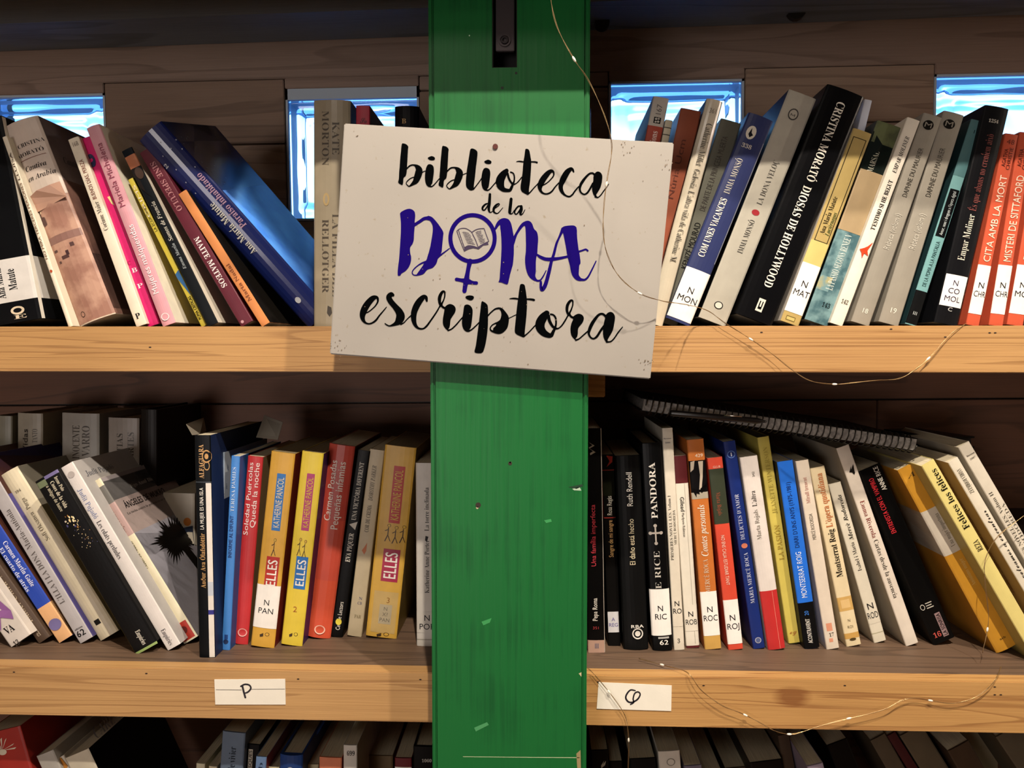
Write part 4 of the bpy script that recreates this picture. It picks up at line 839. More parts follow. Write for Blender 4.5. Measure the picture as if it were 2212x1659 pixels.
# ------------------------------------------------------------------ books, lower left (leaning)
b = Book('white paperback with a purple shape, cut off at the lower left corner', (-232, 1030), (-190, 1003), (21, 1399), (68, 1368), 'mid', 'c8c0b8', dep=.13, group=GM)
b.poly([(.0, 1300), (.25, 1250), (.6, 1275), (.9, 1330), (.8, 1345), (.4, 1330), (.1, 1350)], '8a5a94').txt('VA', 1362, 0, .2, .3, '1c1820', 'serif', 'h', a2=.6).txt('13', 1388, 0, .2, .22, '3a3430', 'serif', 'h', a2=.45).done()
b = Book('dark brown thin paperback leaning second from the left edge', (-190, 1000), (-166, 984), (76, 1380), (100, 1364), 'mid', '4c3c30', Y=.043, dep=.12, group=GM)
b.txt('Isabel-Clara  AROZO', 1345, 1190, .45, .5, 'a89884', 'serifthin').txt('el', 1372, 0, .3, .4, 'a89884', 'serif', 'h', a2=.6).done()
b = Book('royal blue and peach paperback with white title EL CUARTO DE ATRÁS', (-128, 1000), (-100, 982), (127, 1390), (156, 1372), 'mid', '2444a8', dep=.13, group=GM, right='4a2c24')
b.txt('Carmen Martín Gaite', 1172, 1268, .7, .3, 'd8dcf0', 'serif', 'down').txt('El cuarto de atrás', 1178, 1272, .25, .3, 'd0d8f0', 'serif', 'down').band(1308, 1395, 'd8a878').ell(.5, 1348, .42, 11, '706898').done()
b = Book('lilac grey paperback with 62 at its foot and a violet cover', (-62, 1000), (-34, 982), (174, 1391), (199, 1376), 'mid', 'aaa6a8', dep=.13, group=GM, right='4a4480')
b.side(1, '4a2c26', 980, 1075).txt('L’ILLA I LA DONA  Maria-Antònia', 1302, 1100, .45, .4, '5c5654', 'serifthin').txt('62', 1372, 0, .15, .42, '1c1a1c', 'bold', 'h', a2=.8).txt('edicions', 1358, 0, .2, .14, '2c2a2c', 'sans', 'h', a2=.8).done()
b = Book('wide cream paperback with a thin grey title, PURGA', (-2, 1030), (37, 1008), (216, 1385), (256, 1361), 'mid', 'ccc2a8', dep=.13, bulge=.003, group=GM, right='6c675c')  # right board coloured grey for the shadow on the cream cover
b.txt('194', 1062, 0, .35, .12, '6a6252', 'serif', 'h', a2=.65).txt('Sofi Oksanen', 1165, 1105, .5, .22, '6a6252', 'serifthin').txt('Purga', 1098, 1075, .5, .22, '6a6252', 'serifthin').quad(.3, .58, 1335, 1345, '2a2622').done()
b = Book('wide black paperback with night lights photo, white title reading downwards', (74, 1040), (124, 1015), (291, 1411), (341, 1387), 'mid', '1b1a1b', dep=.14, group=GM, left='b0a050')
b.quad(.0, .42, 1032, 1044, '6a7458').quad(.42, 1, 1018, 1034, '6c6490').txt('Irene Polo', 1038, 1068, .82, .14, 'c8c0a8', 'serif', 'down').txt('Coses de la vida', 1042, 1098, .60, .16, 'd0c8b0', 'serif', 'down').txt('a mitges de batre', 1045, 1100, .38, .15, 'b8b098', 'serif', 'down')
rr = random.Random(9)
for i in range(60):
    y = rr.uniform(1112, 1185); a = .38 + (y - 1112) / 260 + rr.gauss(0, .13)
    if .02 < a < .95: b.ell(a, y, .012 + .03 * rr.random() * (y < 1140), .8 + 3 * rr.random() * (y < 1140), rr.choice(('e0c890', 'f0e0b8', 'a87838', '40406a')), n=6)
b.txt('Empúries', 1362, 1392, .55, .2, 'c8c4b8', 'serif', 'down').quad(.0, .98, 1402, 1409, '8aa060', o=.0004).done()
b = Book('white paperback LES EDATS PERDUDES with a grey cover', (128, 1012), (157, 998), (362, 1406), (390, 1391), 'mid', 'd6d0cc', dep=.14, group=GM, right='aaa6a4')
b.txt('Judit Pujadó', 1055, 1118, .5, .36, '8890b0', 'serifthin', 'down').txt('Les edats perdudes', 1124, 1205, .5, .36, '3a3638', 'serifthin', 'down').ell(.5, 1025, .25, 6, 'b0a8a4').txt('Judit Pujadó', 1040, 0, 1.5, .42, '5a5c64', 'serifthin', 'h', a2=4.6).txt('Empúries', 1358, 1392, .5, .34, '3a3638', 'serifthin', 'down').done()
b = Book('cream paperback whose cover shows a black palm tree', (185, 1050), (217, 1033), (398, 1392), (427, 1376), 'mid', 'd8d0b4', dep=.14, group=GM, right='989092')
b.side(1, '5c5a5a', 1050, 1090).side(1, 'a49490', 1090, 1160).side(1, ('a09ea8', '8c8a94', 8), 1160, 1400)
b.quad(0, 1, 1056, 1092, '6c6a66', o=.00016).quad(0, 1, 1092, 1160, 'b09490', o=.00016).txt('65', 1052, 0, .3, .25, '8a8270', 'sans', 'h', a2=.7).txt('Mayte Pérez Báez', 1152, 1095, .5, .3, '6a4a44', 'serif').txt('GUERRA DE SIRENA', 1170, 1230, .5, .34, '4a4634', 'serif', 'down').quad(.1, .9, 1345, 1380, 'a83024').ell(.5, 1360, .22, 7, '5c1a14', o=.0003)
b.txt('ÁNGELES DE WUKRO', 1112, 0, 1.6, .42, '30282a', 'bold', 'h', a2=6.4).txt('Ngo Anni Diex', 1078, 0, 3.2, .26, 'c8c4c0', 'serif', 'h', a2=6.2).txt('La lucha contra la pobreza en un rincón', 1124, 0, 1.4, .15, '4a4240', 'serif', 'h', a2=6.6)
rr = random.Random(2)
for i in range(46):
    q = i / 46 * 2 * math.pi; l = rr.uniform(.6, 1.15); y0 = 1205; a0_ = 4.4
    b.poly([(a0_ + .35 * math.cos(q + 1.2), y0 + 6 * math.sin(q + 1.2)), (a0_ + 2.7 * l * math.cos(q), y0 + 46 * l * math.sin(q)), (a0_ - .35 * math.cos(q + 1.2), y0 - 6 * math.sin(q + 1.2))], '17130f', o=.0003 + i * 2e-6)
b.ell(a0_, 1205, 1.4, 26, '120f0c', o=.0004).poly([(4.4, 1215), (5.1, 1215), (6.3, 1385), (5.3, 1385)], '17130f', o=.00035).done()

# ------------------------------------------------------------------ books, lower left (upright)
b = Book('upright black paperback with gold knot emblem and loose page at its top', (421, 940), (453, 940), (429, 1420), (466, 1420), 'mid', '10151a', dep=.15, group=GM, right='18264a')
b.quad(0, .999, 1039, 1041, '3a4048').quad(.66, .98, 1042, 1419, 'd8d2ca').quad(.66, .98, 1316, 1326, '2a2a80', o=.0002).quad(.66, .98, 1255, 1285, 'b8c0cc', o=.0002)
b.txt('ALFAGUARA', 1032, 960, .42, .30, 'c09868', 'serif').ell(.75, 985, .28, 14, 'b88c54', ring='10151a').ell(.75, 985, .12, 6, 'b88c54', o=.0004).ell(.75, 1005, .18, 10, 'b88c54', ring='10151a')
b.txt('Auður Ava Ólafsdóttir', 1268, 1150, .38, .3, 'b8905c', 'serif').txt('LA MUJER ES UNA ISLA', 1142, 1052, .38, .24, 'd8d4cc', 'bold').done()
f = [at(402, 917, .06), at(440, 903, .13), at(446, 932, .12), at(432, 938, .05), at(415, 940, .05)]
f = mesh_obj('loose_page', f + [v + Vector((0, .0, .0006)) for v in f], [(0, 1, 2, 3, 4), (9, 8, 7, 6, 5)] + [(i, (i + 1) % 5, 5 + (i + 1) % 5, 5 + i) for i in range(5)], paint('d8d0b8', rough=.8))
f.parent = b.root; bpy.context.view_layer.update(); f.matrix_parent_inverse = b.root.matrix_world.inverted()
b = Book('pale grey blue slim book between the black and the sky blue spines', (476, 978), (486, 976), (472, 1404), (480, 1404), 'mid', '8c9cb0', Y=.045, dep=.13, group=GM, right='a4a8ac')
b.txt('A', 1012, 0, 1.8, .9, '50586a', 'serif', 'h', a2=2.8).txt('L', 1052, 0, 1.5, .9, '50586a', 'serif', 'h', a2=2.4).done()
b = Book('sky blue slim paperback, INFORME AL DIFUNT', (499, 986), (519, 985), (479, 1404), (496, 1404), 'mid', '3f7cc4', dep=.13, group=GM, right='24508c')
b.txt('INFORME AL DIFUNT', 1203, 1112, .45, .42, '1c3c78', 'bold').txt('TERESA PÀMIES', 1104, 1008, .45, .42, 'c4d4e8', 'serifthin').quad(.3, .7, 1370, 1380, '1c3c78').ell(.5, 1385, .3, 5, '1c2c50').done()
b = Book('red paperback with white rounded title QUEDA LA NOCHE', (533, 984), (571, 988), (505, 1388), (533, 1392), 'mid', 'b83034', dep=.14, group=GM, bulge=.0015, right='7c6c50')
b.txt('Soledad Puértolas', 1155, 998, .28, .30, 'e8dcd8', 'sans').txt('Queda la noche', 1138, 998, .68, .32, 'e8dcd8', 'sans').ell(.62, 1364, .30, 9, 'e0a49c', ring='b83034').done()
def figure(b, a, y, sc=1, c='3a2410'):
    """little stick people scribbled on the spine"""
    for q in ([(0, -14), (0, 2)], [(-.10, -6), (0, -10), (.12, -7)], [(0, 2), (-.08, 16)], [(0, 2), (.09, 15)], [(-.08, 16), (-.12, 15)]):
        for (x0, y0), (x1, y1) in zip(q, q[1:]):
            w = .014
            b.poly([(a + x0 * sc - w, y + y0 * sc), (a + x0 * sc + w, y + y0 * sc + .8), (a + x1 * sc + w, y + y1 * sc + .8), (a + x1 * sc - w, y + y1 * sc)], c, o=.0003)
    b.ell(a + .02, y - 18 * sc, .06 * sc, 3.5 * sc, c, ring='c09c38')
EL = (((586, 976), (638, 979), (541, 1398), (592, 1400), 'c89a3c', '2c6cb0', 'a82820', '6c1c18', 'mustard yellow novel, ELLES on a red box, sticker N PAN', None, 1),
      ((653, 976), (699, 978), (606, 1394), (653, 1396), 'd0b83c', 'a03868', '2468b0', '38205c', 'yellow novel numbered 2, ELLES on a blue box', '2', 2),
      ((833, 961), (899, 967), (789, 1376), (857, 1380), 'c49c40', 'a82c28', '9c2444', '8c7438', 'broad mustard novel numbered 3, ELLES on a crimson box', '3', 3))
for tl, tr, bl, br, c, c1, c2, sc_, lab, num, nf in EL:
    b = Book(lab, tl, tr, bl, br, 'mid', c, dep=.14, group=GM, bulge=.0012, right=sc_, page='8c7c5c')
    o_ = -16 if nf == 3 else 0
    b.quad(.36, .72, 1022 + o_, 1144 + o_, c1).txt('KATHERINE PANCOL', 1138 + o_, 1030 + o_, .54, .26, 'd8ccb0' if nf < 2 else 'c8a840', 'sans')
    for i in range(nf): figure(b, .38 + .24 * i if nf > 1 else .55, 1182 + o_ + 3 * (i % 2) - (14 if nf == 3 else 0))
    b.quad(.30, .84, 1200 + o_, 1270 + o_, c2, o=.0002).txt('ELLES', 1264 + o_, 1206 + o_, .57, .40, 'ece8e0', 'bold')
    if nf == 1: b.sticker(1262, 1355, ['N', 'PAN'], fs=1.05)
    if num == '2': b.txt('2', 1320, 0, .4, .26, '9c5c20', 'sans', 'h', a2=.6)
    if num == '3': b.txt('3', 1300, 0, .55, .18, '8a5c24', 'sans', 'h', a2=.68); b.quad(.14, .92, 1276, 1366, 'b89c60', o=.0002); b.sticker(1304, 1346, ['N', 'X?', 'PAN'], a0=.36, a1=.76, c='a89c80', ink='6c6454', fs=.7)
    b.poly([(.35, 1370), (.5, 1366), (.5, 1373), (.37, 1375)], '3a2814', o=.0003).ell(.66, 1368, .09, 4, '3a2814', ring=c).done()
b = Book('rounded red paperback fading to orange, PEQUEÑAS INFAMIAS', (711, 959), (768, 962), (659, 1375), (713, 1379), 'mid', 'b04438', dep=.14, bulge=.004, group=GM, right='5c2c28', rough=.35)
b.quad(0, 1, 1120, 1250, 'bc4a38').quad(0, 1, 1250, 1376, 'c44e34').txt('Carmen Posadas', 1123, 993, .30, .26, 'dccac0', 'bold').txt('Pequeñas infamias', 1140, 994, .62, .27, 'dccac0', 'bold').ell(.58, 1356, .21, 10, 'e8b8a4', ring='c44e34').done()
b = Book('narrow black paperback with a white triangle on its spine', (773, 973), (799, 973), (714, 1375), (740, 1377), 'mid', '141414', dep=.13, group=GM)
b.txt('UNA VICTÒRIA DIFERENT', 1122, 998, .5, .38, 'c0bcb0', 'serif').poly([(.2, 1132), (.85, 1124), (.75, 1142)], 'b8b4a8').txt('EVA PIQUER', 1212, 1150, .5, .40, 'd0ccc0', 'serif').txt('Ce   de Lectors', 1360, 1298, .5, .36, 'd8d4c8', 'bold').ell(.5, 1342, .26, 7, 'd8c840', o=.0004).done()
b = Book('cream paperback with tiny italic title COR DE CREMA', (800, 971), (830, 972), (748, 1375), (782, 1376), 'mid', 'b4a688', dep=.13, group=GM)
b.txt('COR DE CREMA', 1148, 1090, .45, .28, '50442c', 'serif').txt('DOROTHY PARKER', 1080, 1005, .45, .3, '50442c', 'italic').poly([(.3, 1188), (.45, 1180), (.6, 1170), (.6, 1188), (.5, 1196)], 'b0602c').txt('N', 1294, 0, .5, .2, '5c5c70', 'serif', 'h', a2=.75).txt('CB', 1304, 0, .45, .2, '5c5c70', 'serif', 'h', a2=.75).txt('PAR', 1334, 0, .35, .24, '7c7050', 'serif', 'h', a2=.8).done()
b = Book('grey white paperback with sticker N POR half behind the green post', (898, 1000), (944, 1000), (900, 1395), (946, 1395), 'mid', 'b8b4ac', dep=.14, group=GM)
b.txt('Katherine Anne Porter', 1280, 1165, .5, .22, '2c2a28', 'serifthin').poly([(.45, 1156), (.58, 1158), (.52, 1168), (.42, 1166)], '2c2a28').txt('La torre inclinada', 1146, 1052, .5, .22, '2c2a28', 'serifthin').sticker(1320, 1366, ['N', 'POR'], c='b8b4ac', fs=1.1).quad(0, 1, 1380, 1382, '8c887c').done()
# back row
BK = (((-10, 898), (26, 898), (-10, 1335), (26, 1335), '8c8878', 'cream book top in the back row at the left picture edge', []),
      ((38, 893), (92, 892), (38, 1335), (92, 1335), 'a09888', 'back row cream book with black letters DAS above the brown cover', [('Vidas', 975, 925, .35), ('TANTO', 955, 925, .72)]),
      ((134, 893), (214, 892), (134, 1335), (214, 1335), '98948c', 'back row pale book with capitals NOCENTE', [('INOCENTE', 990, 918, .40), ('NAVARRO', 1010, 918, .66)]),
      ((234, 903), (300, 902), (234, 1335), (300, 1335), '948c84', 'back row pale pink grey book with capitals AS and TES', [('BESTIAS', 1010, 935, .4), ('PARTES', 1000, 932, .75)]),
      ((304, 885), (340, 884), (304, 1335), (340, 1335), '2c2420', 'back row dark brown book right of the pale ones', []))
for tl, tr, bl, br, c, lab, tx in BK:
    b = Book(lab, tl, tr, bl, br, 'mid', c, Y=.142, dep=.12, group=GB, bulge=.002, hard=True)
    for q in tx: b.txt(q[0], q[1], q[2], q[3], .2, '3c342c', 'serifthin' if q[0].isupper() else 'bold')
    b.done()
b = Book('back row pale book with an orange dot beside the upright black paperback', (352, 1064), (420, 1066), (352, 1335), (420, 1335), 'mid', 'b4ac9c', Y=.142, dep=.12, group=GB)
b.ell(.78, 1126, .12, 9, 'b8702c').poly([(.6, 1140), (.95, 1134), (1, 1180), (.7, 1170)], '20283a').done()
# a grey slip of paper standing up behind the blue paperback
f = [at(553, 945, .10), at(600, 950, .10), at(611, 912, .12), at(571, 897, .12)]
b = mesh_obj('paper_slip', f + [v + Vector((0, .0008, 0)) for v in f], [(0, 1, 2, 3), (7, 6, 5, 4), (0, 4, 5, 1), (1, 5, 6, 2), (2, 6, 7, 3), (3, 7, 4, 0)], paint('8a8478', rough=.8))
tag(b, 'grey paper slip sticking up behind the red paperback', 'paper')

# ------------------------------------------------------------------ books, lower right
b = Book('black paperback with red title UNA FAMILIA IMPERFECTA touching the green post', (1263, 925), (1297, 925), (1268, 1410), (1309, 1410), 'mid', '121213', dep=.13, group=GN)
b.quad(.965, .995, 926, 1409, 'c0b8ac').txt('Una família imperfecta', 1222, 1088, .42, .28, 'b83c48', 'sans').txt('Pepa Roma', 1340, 1290, .45, .28, 'e0dcd4', 'bold').txt('351', 1358, 0, .3, .16, 'a03c40', 'sans', 'h', a2=.7).quad(0, 1, 1382, 1410, 'b09080').txt('lll', 1400, 0, .4, .3, '5c5c70', 'bold', 'h', a2=.65)
b.poly([(.28, 955), (.6, 962), (.3, 968), (.65, 976), (.35, 982), (.32, 978), (.5, 974), (.26, 966), (.48, 961)], 'c0bcb4').done()
b = Book('slim black paperback with a red comma mark and framed author name', (1299, 982), (1325, 982), (1313, 1395), (1342, 1395), 'mid', '1b1a1a', dep=.13, group=GN)
b.quad(0, 1, 1014, 1016, 'a83830').quad(0, .04, 1016, 1116, 'a83830').quad(0, 1, 1116, 1118, 'a83830').quad(.04, 1, 1016, 1070, '2c3020', o=.0002).poly([(.4, 984), (.9, 986), (.85, 998), (.4, 1008), (.65, 996)], 'c83c34').txt('Rosa Regàs', 1112, 1070, .5, .38, 'd8d4c8', 'sans').txt('Sangre de mi sangre', 1202, 1122, .5, .36, 'd0a870', 'sans').sticker(1320, 1365, ['A', 'REG'], a0=.05, a1=.9, c='d0d0d4', ink='5c5494', fs=.7).done()
b = Book('thick plain black paperback, EL DAÑO ESTÁ HECHO in white', (1328, 983), (1383, 984), (1347, 1402), (1401, 1403), 'mid', '1a1b1c', dep=.14, bulge=.003, group=GN)
b.txt('El daño está hecho', 1218, 1118, .5, .22, 'd4c8a8', 'sans').txt('Ruth Rendell', 1092, 1018, .5, .23, 'e4e0d8', 'sans').ell(.58, 1366, .22, 12, 'd0ccc4', ring='1a1b1c').ell(.58, 1366, .11, 6, 'd0ccc4', o=.0005).txt('RBA', 1354, 0, .32, .13, 'd8d4cc', 'bold', 'h', a2=.84).done()
b = Book('black hardcover with a silver cross between RICE and PANDORA', (1384, 957), (1429, 957), (1411, 1405), (1452, 1405), 'mid', '101113', dep=.15, hard=True, bulge=.002, group=GN)
b.txt('E RICE', 1270, 1187, .45, .30, 'b8b4ac', 'serifthin').txt('PANDORA', 1118, 998, .45, .32, 'c8c4bc', 'serif')
b.quad(.42, .50, 1132, 1172, '9c948c').quad(.18, .76, 1147, 1151, '9c948c'); [b.ell(x, y, .09, 3.6, '9c948c') for x, y in ((.46, 1133), (.46, 1171), (.2, 1149), (.74, 1149))]
b.sticker(1270, 1371, ['N', 'RIC'], a0=-.02, a1=1.0, fs=1.05).quad(.3, .85, 1374, 1378, 'a8a8a4').txt('62', 1391, 0, .35, .24, 'e4e0d8', 'bold', 'h', a2=.82).done()
b = Book('tall narrow white paperback, PRIMERES NOVEL·LES VOLUM I', (1430, 924), (1453, 925), (1456, 1404), (1479, 1404), 'mid', 'd0c8b8', dep=.14, group=GN)
b.txt('Barcelona', 948, 0, .1, .12, '5c5c64', 'serif', 'h', a2=.8).txt('2006', 957, 0, .2, .14, '5c5c64', 'serif', 'h', a2=.7).txt('PRIMERES NOVEL·LES. Volum I', 1208, 1068, .3, .28, '4a463e', 'serifthin').txt('MERCÈ RODOREDA', 1175, 1100, .68, .24, '5c584c', 'serifthin').sticker(1268, 1352, ['N', 'RO'], c='d0c8b8', fs=.95).txt('3', 1388, 0, .35, .42, '3c3a34', 'serif', 'h', a2=.62).done()
b = Book('white paperback with a maroon top and sticker N ROB', (1455, 984), (1481, 984), (1481, 1400), (1513, 1400), 'mid', 'd4cec0', dep=.13, group=GN)
b.quad(0, 1, 983, 1043, '541c20').quad(.68, .72, 1044, 1390, 'a8a294').txt('Gilead', 1072, 1104, .45, .3, '3c3a34', 'bold', 'down').txt('Marilynne Robinson', 1106, 1158, .45, .2, '4c483e', 'sans', 'down').sticker(1305, 1362, ['N', 'ROB'], c='d4cec0', fs=1.0).quad(0, 1, 1394, 1401, '541c20').done()
b = Book('orange paperback with a photo of legs in black shoes, CONTES PERSONALS', (1484, 950), (1519, 948), (1522, 1403), (1559, 1401), 'mid', 'b86a30', dep=.13, group=GN)
b.quad(0, 1, 994, 1062, '171518').quad(0, 1, 1062, 1076, 'a09888', o=.0002).poly([(.55, 996), (.85, 996), (.75, 1030), (.62, 1056), (.48, 1056), (.6, 1025)], 'b0a494', o=.0003).poly([(.1, 996), (.35, 994), (.25, 1012), (.05, 1018)], 'a89c8c', o=.0003).poly([(.1, 1052), (.4, 1056), (.5, 1066), (.3, 1064), (.28, 1072), (.15, 1062)], '0c0a0c', o=.0005).poly([(.55, 1054), (.9, 1046), (.98, 1040), (.98, 1052), (.75, 1060), (.6, 1064)], '0c0a0c', o=.0005)
b.txt('429', 987, 0, .4, .2, 'd8ccb8', 'sans', 'h', a2=.88).txt('Contes personals', 1200, 1088, .48, .42, 'e0d8c8', 'italic').txt('MERCÈ ROCA', 1278, 1206, .48, .3, 'c8b49c', 'serifthin').sticker(1276, 1372, ['N', 'ROC'], fs=1.1).quad(0, 1, 1372, 1402, 'c09850').done()
b = Book('coral red paperback with a dark green upper block and sticker N ROJ', (1528, 989), (1560, 988), (1573, 1404), (1606, 1403), 'mid', 'c84834', dep=.13, group=GN)
b.quad(0, 1, 1012, 1130, '32382a').txt('GLLIB', 1010, 0, .3, .14, 'e0b8a8', 'bold', 'h', a2=.8).txt('Marta Rojals', 1062, 1112, .45, .28, '8c4a34', 'serifthin', 'down').txt('NO ENS CALIA ESTUDIAR TANT', 1154, 1262, .45, .24, 'e0c0b0', 'sans', 'down').sticker(1294, 1390, ['N', 'ROJ'], fs=1.1).done()
b = Book('navy blue paperback, DELICTES D’AMOR with an orange dot', (1563, 955), (1587, 951), (1626, 1402), (1654, 1400), 'mid', '14286a', dep=.14, group=GN)
b.ell(.5, 981, .34, 8, '5470b0', ring='14286a').quad(.46, .54, 977, 985, 'c8d0e0', o=.0005).txt('DELICTES D’AMOR', 1164, 1066, .45, .34, 'b8bcd0', 'serifthin').ell(.5, 1177, .26, 5.5, 'c07058').txt('MARIA MERCÈ ROCA', 1302, 1192, .5, .34, 'b8bcd0', 'serifthin').ell(.5, 1382, .26, 6.5, 'a8a8b4', ring='505c84').done()
b = Book('white paperback with a red lower quarter, L’ALTRA', (1600, 987), (1634, 985), (1657, 1404), (1699, 1401), 'mid', 'd4ccc6', dep=.13, group=GN, bulge=.0015)
b.txt('342', 1030, 1018, .6, .14, '5c5850').txt('Marta Rojals', 1163, 1098, .42, .26, '7c766c', 'serifthin').txt('L’altra', 1092, 1058, .42, .28, '3a3630', 'serifthin').quad(0, 1, 1274, 1404, 'b42c2c').quad(.68, .70, 1276, 1402, 'd88878', o=.0002).done()
b = Book('pale yellow paperback with curled top, LA PASIÓN', (1637, 947), (1660, 940), (1703, 1392), (1730, 1389), 'mid', 'c4b458', dep=.14, group=GN)
b.txt('JEANETTE WINTERSON', 1108, 965, .5, .4, 'a09040', 'serifthin').txt('LA PASIÓN', 1208, 1132, .5, .42, '9c8434', 'serif').txt('eg', 1368, 0, .2, .42, '9c6030', 'script', 'h', a2=.85).quad(0, 1, 1388, 1393, '2c3020').done()
b = Book('bright blue paperback with a black foot and the years 1975-1981 on its spine', (1678, 998), (1713, 994), (1738, 1402), (1771, 1401), 'mid', '2268d0', dep=.13, group=GN, left='2c2a24')
b.txt('MONTSERRAT ROIG', 1290, 1190, .48, .36, 'd0dcf0', 'sans').txt('DIARI D’UNS ANYS (1975-1981)', 1182, 1040, .48, .28, '12285c', 'sans').quad(0, 1, 1300, 1402, '16171a').txt('ACONTRAVENT', 1388, 1335, .45, .28, 'd8d4cc', 'bold').txt('20', 1328, 1318, .45, .26, '3c78d0').done()
b = Book('off white paperback with a faint red name and salmon foot mark 17', (1720, 995), (1745, 994), (1784, 1403), (1815, 1401), 'mid', 'd0c4b4', dep=.13, group=GN)
b.txt('Mirall trencat', 1086, 1030, .45, .3, 'b08478', 'serif').txt('MERCÈ RODOREDA', 1164, 1108, .45, .28, '6a6458', 'sans').quad(.25, .7, 1345, 1362, 'cc8c70').txt('17', 1374, 0, .35, .3, '3a3430', 'serif', 'h', a2=.75).quad(.3, .6, 1378, 1386, 'cc8c70').done()
b = Book('cream paperback with orange and black title L’ÒPERA QUOTIDIANA', (1750, 1012), (1780, 1006), (1828, 1397), (1862, 1394), 'mid', 'd4c4a0', dep=.13, group=GN)
b.txt('L’òpera quotidiana', 1138, 1022, .5, .44, 'b0683c', 'serif').txt('Montserrat Roig', 1245, 1142, .5, .42, '2c2418', 'serif').quad(0, 1, 1288, 1318, 'c09c5c').quad(.2, .8, 1294, 1312, 'd0b078', o=.0002).txt('N', 1342, 0, .4, .2, '6c6044', 'sans', 'h', a2=.6).txt('ROI', 1356, 0, .3, .2, '6c6044', 'sans', 'h', a2=.7).quad(0, 1, 1366, 1378, 'bc9450').ell(.5, 1380, .22, 3, '4a3c20').done()
b = Book('white short paperback with sticker N ROD, ISABEL I MARIA', (1791, 1048), (1815, 1040), (1887, 1389), (1916, 1383), 'mid', 'cfc8b6', dep=.12, group=GN, left='a8a090')
b.txt('Mercè Rodoreda', 1165, 1068, .55, .34, '2c2820', 'italic').txt('Isabel i Maria', 1232, 1170, .5, .32, '3a3630', 'serifthin').sticker(1290, 1345, ['N', 'ROD'], c='cfc8b6', fs=1.15).quad(0, 1, 1365, 1367, 'a8a288').done()
b = Book('tall white paperback CARTAS DESDE LA AUSENCIA leaning on the black one', (1808, 970), (1832, 958), (1956, 1396), (1985, 1387), 'mid', 'd4cabc', dep=.15, group=GN, left='a89e8c')  # left board greyed in colour for the shading on the white cover
b.poly([(.3, 1018), (.6, 1006), (.5, 1014), (.8, 1004), (.7, 1022), (.9, 1016), (.6, 1026), (.5, 1020)], '2c2822').txt('Emma Riverola', 1080, 1160, .5, .36, '7c3028', 'serifthin', 'down').txt('Cartas desde la ausencia', 1164, 1290, .5, .36, '3c362c', 'serifthin', 'down').done()
b = Book('wide black paperback, ENTREVISTA CON EL VAMPIRO in red capitals, number 16', (1860, 1021), (1896, 998), (2013, 1394), (2065, 1372), 'mid', '151515', dep=.13, group=GN, rough=.3)
b.txt('ENTREVISTA CON EL VAMPIRO', 1148, 1030, .35, .22, 'c02c34', 'bold').txt('ANNE RICE', 1062, 1012, .72, .22, 'dcd8cc', 'bold').ell(.2, 1306, .10, 6, 'c8c4b8', ring='151515').quad(.36, .66, 1300, 1302, 'b0aca0').quad(.36, .62, 1305, 1307, 'b0aca0').quad(.36, .68, 1310, 1312, 'b0aca0').txt('16', 1372, 0, .14, .24, 'b85048', 'serif', 'h', a2=.5).quad(.55, .80, 1326, 1376, '8c7474').txt('LA SONRISA', 1374, 1328, .68, .18, '241c1c', 'bold').done()
b = Book('broad orange yellow paperback with white waist, UNA MUJER INOPORTUNA', (1944, 1015), (1981, 994), (2147, 1411), (2203, 1383), 'mid', 'cc9430', dep=.14, bulge=.002, group=GN, left='a87428')
b.side(-1, 'c4bcac', 1095, 1190).quad(0, 1, 1095, 1190, 'd0c8b8', o=.0002).txt('A', 1026, 0, .25, .22, '4a3414', 'italic', 'h', a2=.55).txt('Una mujer inoportuna', 1178, 1108, .5, .2, '5c5444', 'serifthin').txt('Anónimo mujer', 1262, 1205, .5, .18, 'd8b870', 'serifthin').txt('aeb', 1378, 0, .35, .1, '4a3414', 'serif', 'h', a2=.62).done()
b = Book('pale yellow paperback FELICES LOS FELICES at the right edge', (1990, 1006), (2018, 993), (2226, 1412), (2254, 1398), 'mid', 'd2c47c', Y=.03, dep=.13, group=GN, left='a89858')
b.txt('Felices los felices', 1142, 1014, .55, .46, '2c2818', 'serif').txt('REZA', 1190, 1168, .6, .42, '3c3420', 'serif').done()
b = Book('white paperback with handwritten style title beside the pale yellow one', (2047, 998), (2070, 989), (2290, 1410), (2312, 1398), 'mid', 'd2cab8', Y=.035, dep=.14, group=GN, left='9c7c50')
b.txt('ANDREA RODRÍGUEZ', 1012, 1064, .5, .4, '4a4638', 'serifthin', 'down').txt('cuando nos volvamos a encontrar', 1330, 1102, .5, .42, '241c18', 'script').txt('como Abril derrocam del darrera', 1290, 1010, -2.2, .7, '6a3428', 'script').done()
b = Book('white tall paperback NOVEL·LES VOLUM II at the right picture edge', (2070, 967), (2094, 953), (2330, 1410), (2354, 1398), 'mid', 'ccc4b4', Y=.04, dep=.14, group=GN, left='a0988a')
b.txt('Barcelona', 983, 0, .2, .14, '5a564c', 'serif', 'h', a2=.9).txt('2007', 991, 0, .3, .14, '5a564c', 'serif', 'h', a2=.8).txt('PRIMERES NOVEL·LES. Volum II', 1240, 1060, .35, .3, '4a463c', 'serifthin').txt('MERCÈ RODOREDA', 1240, 1090, .75, .28, '5a564c', 'serifthin').done()

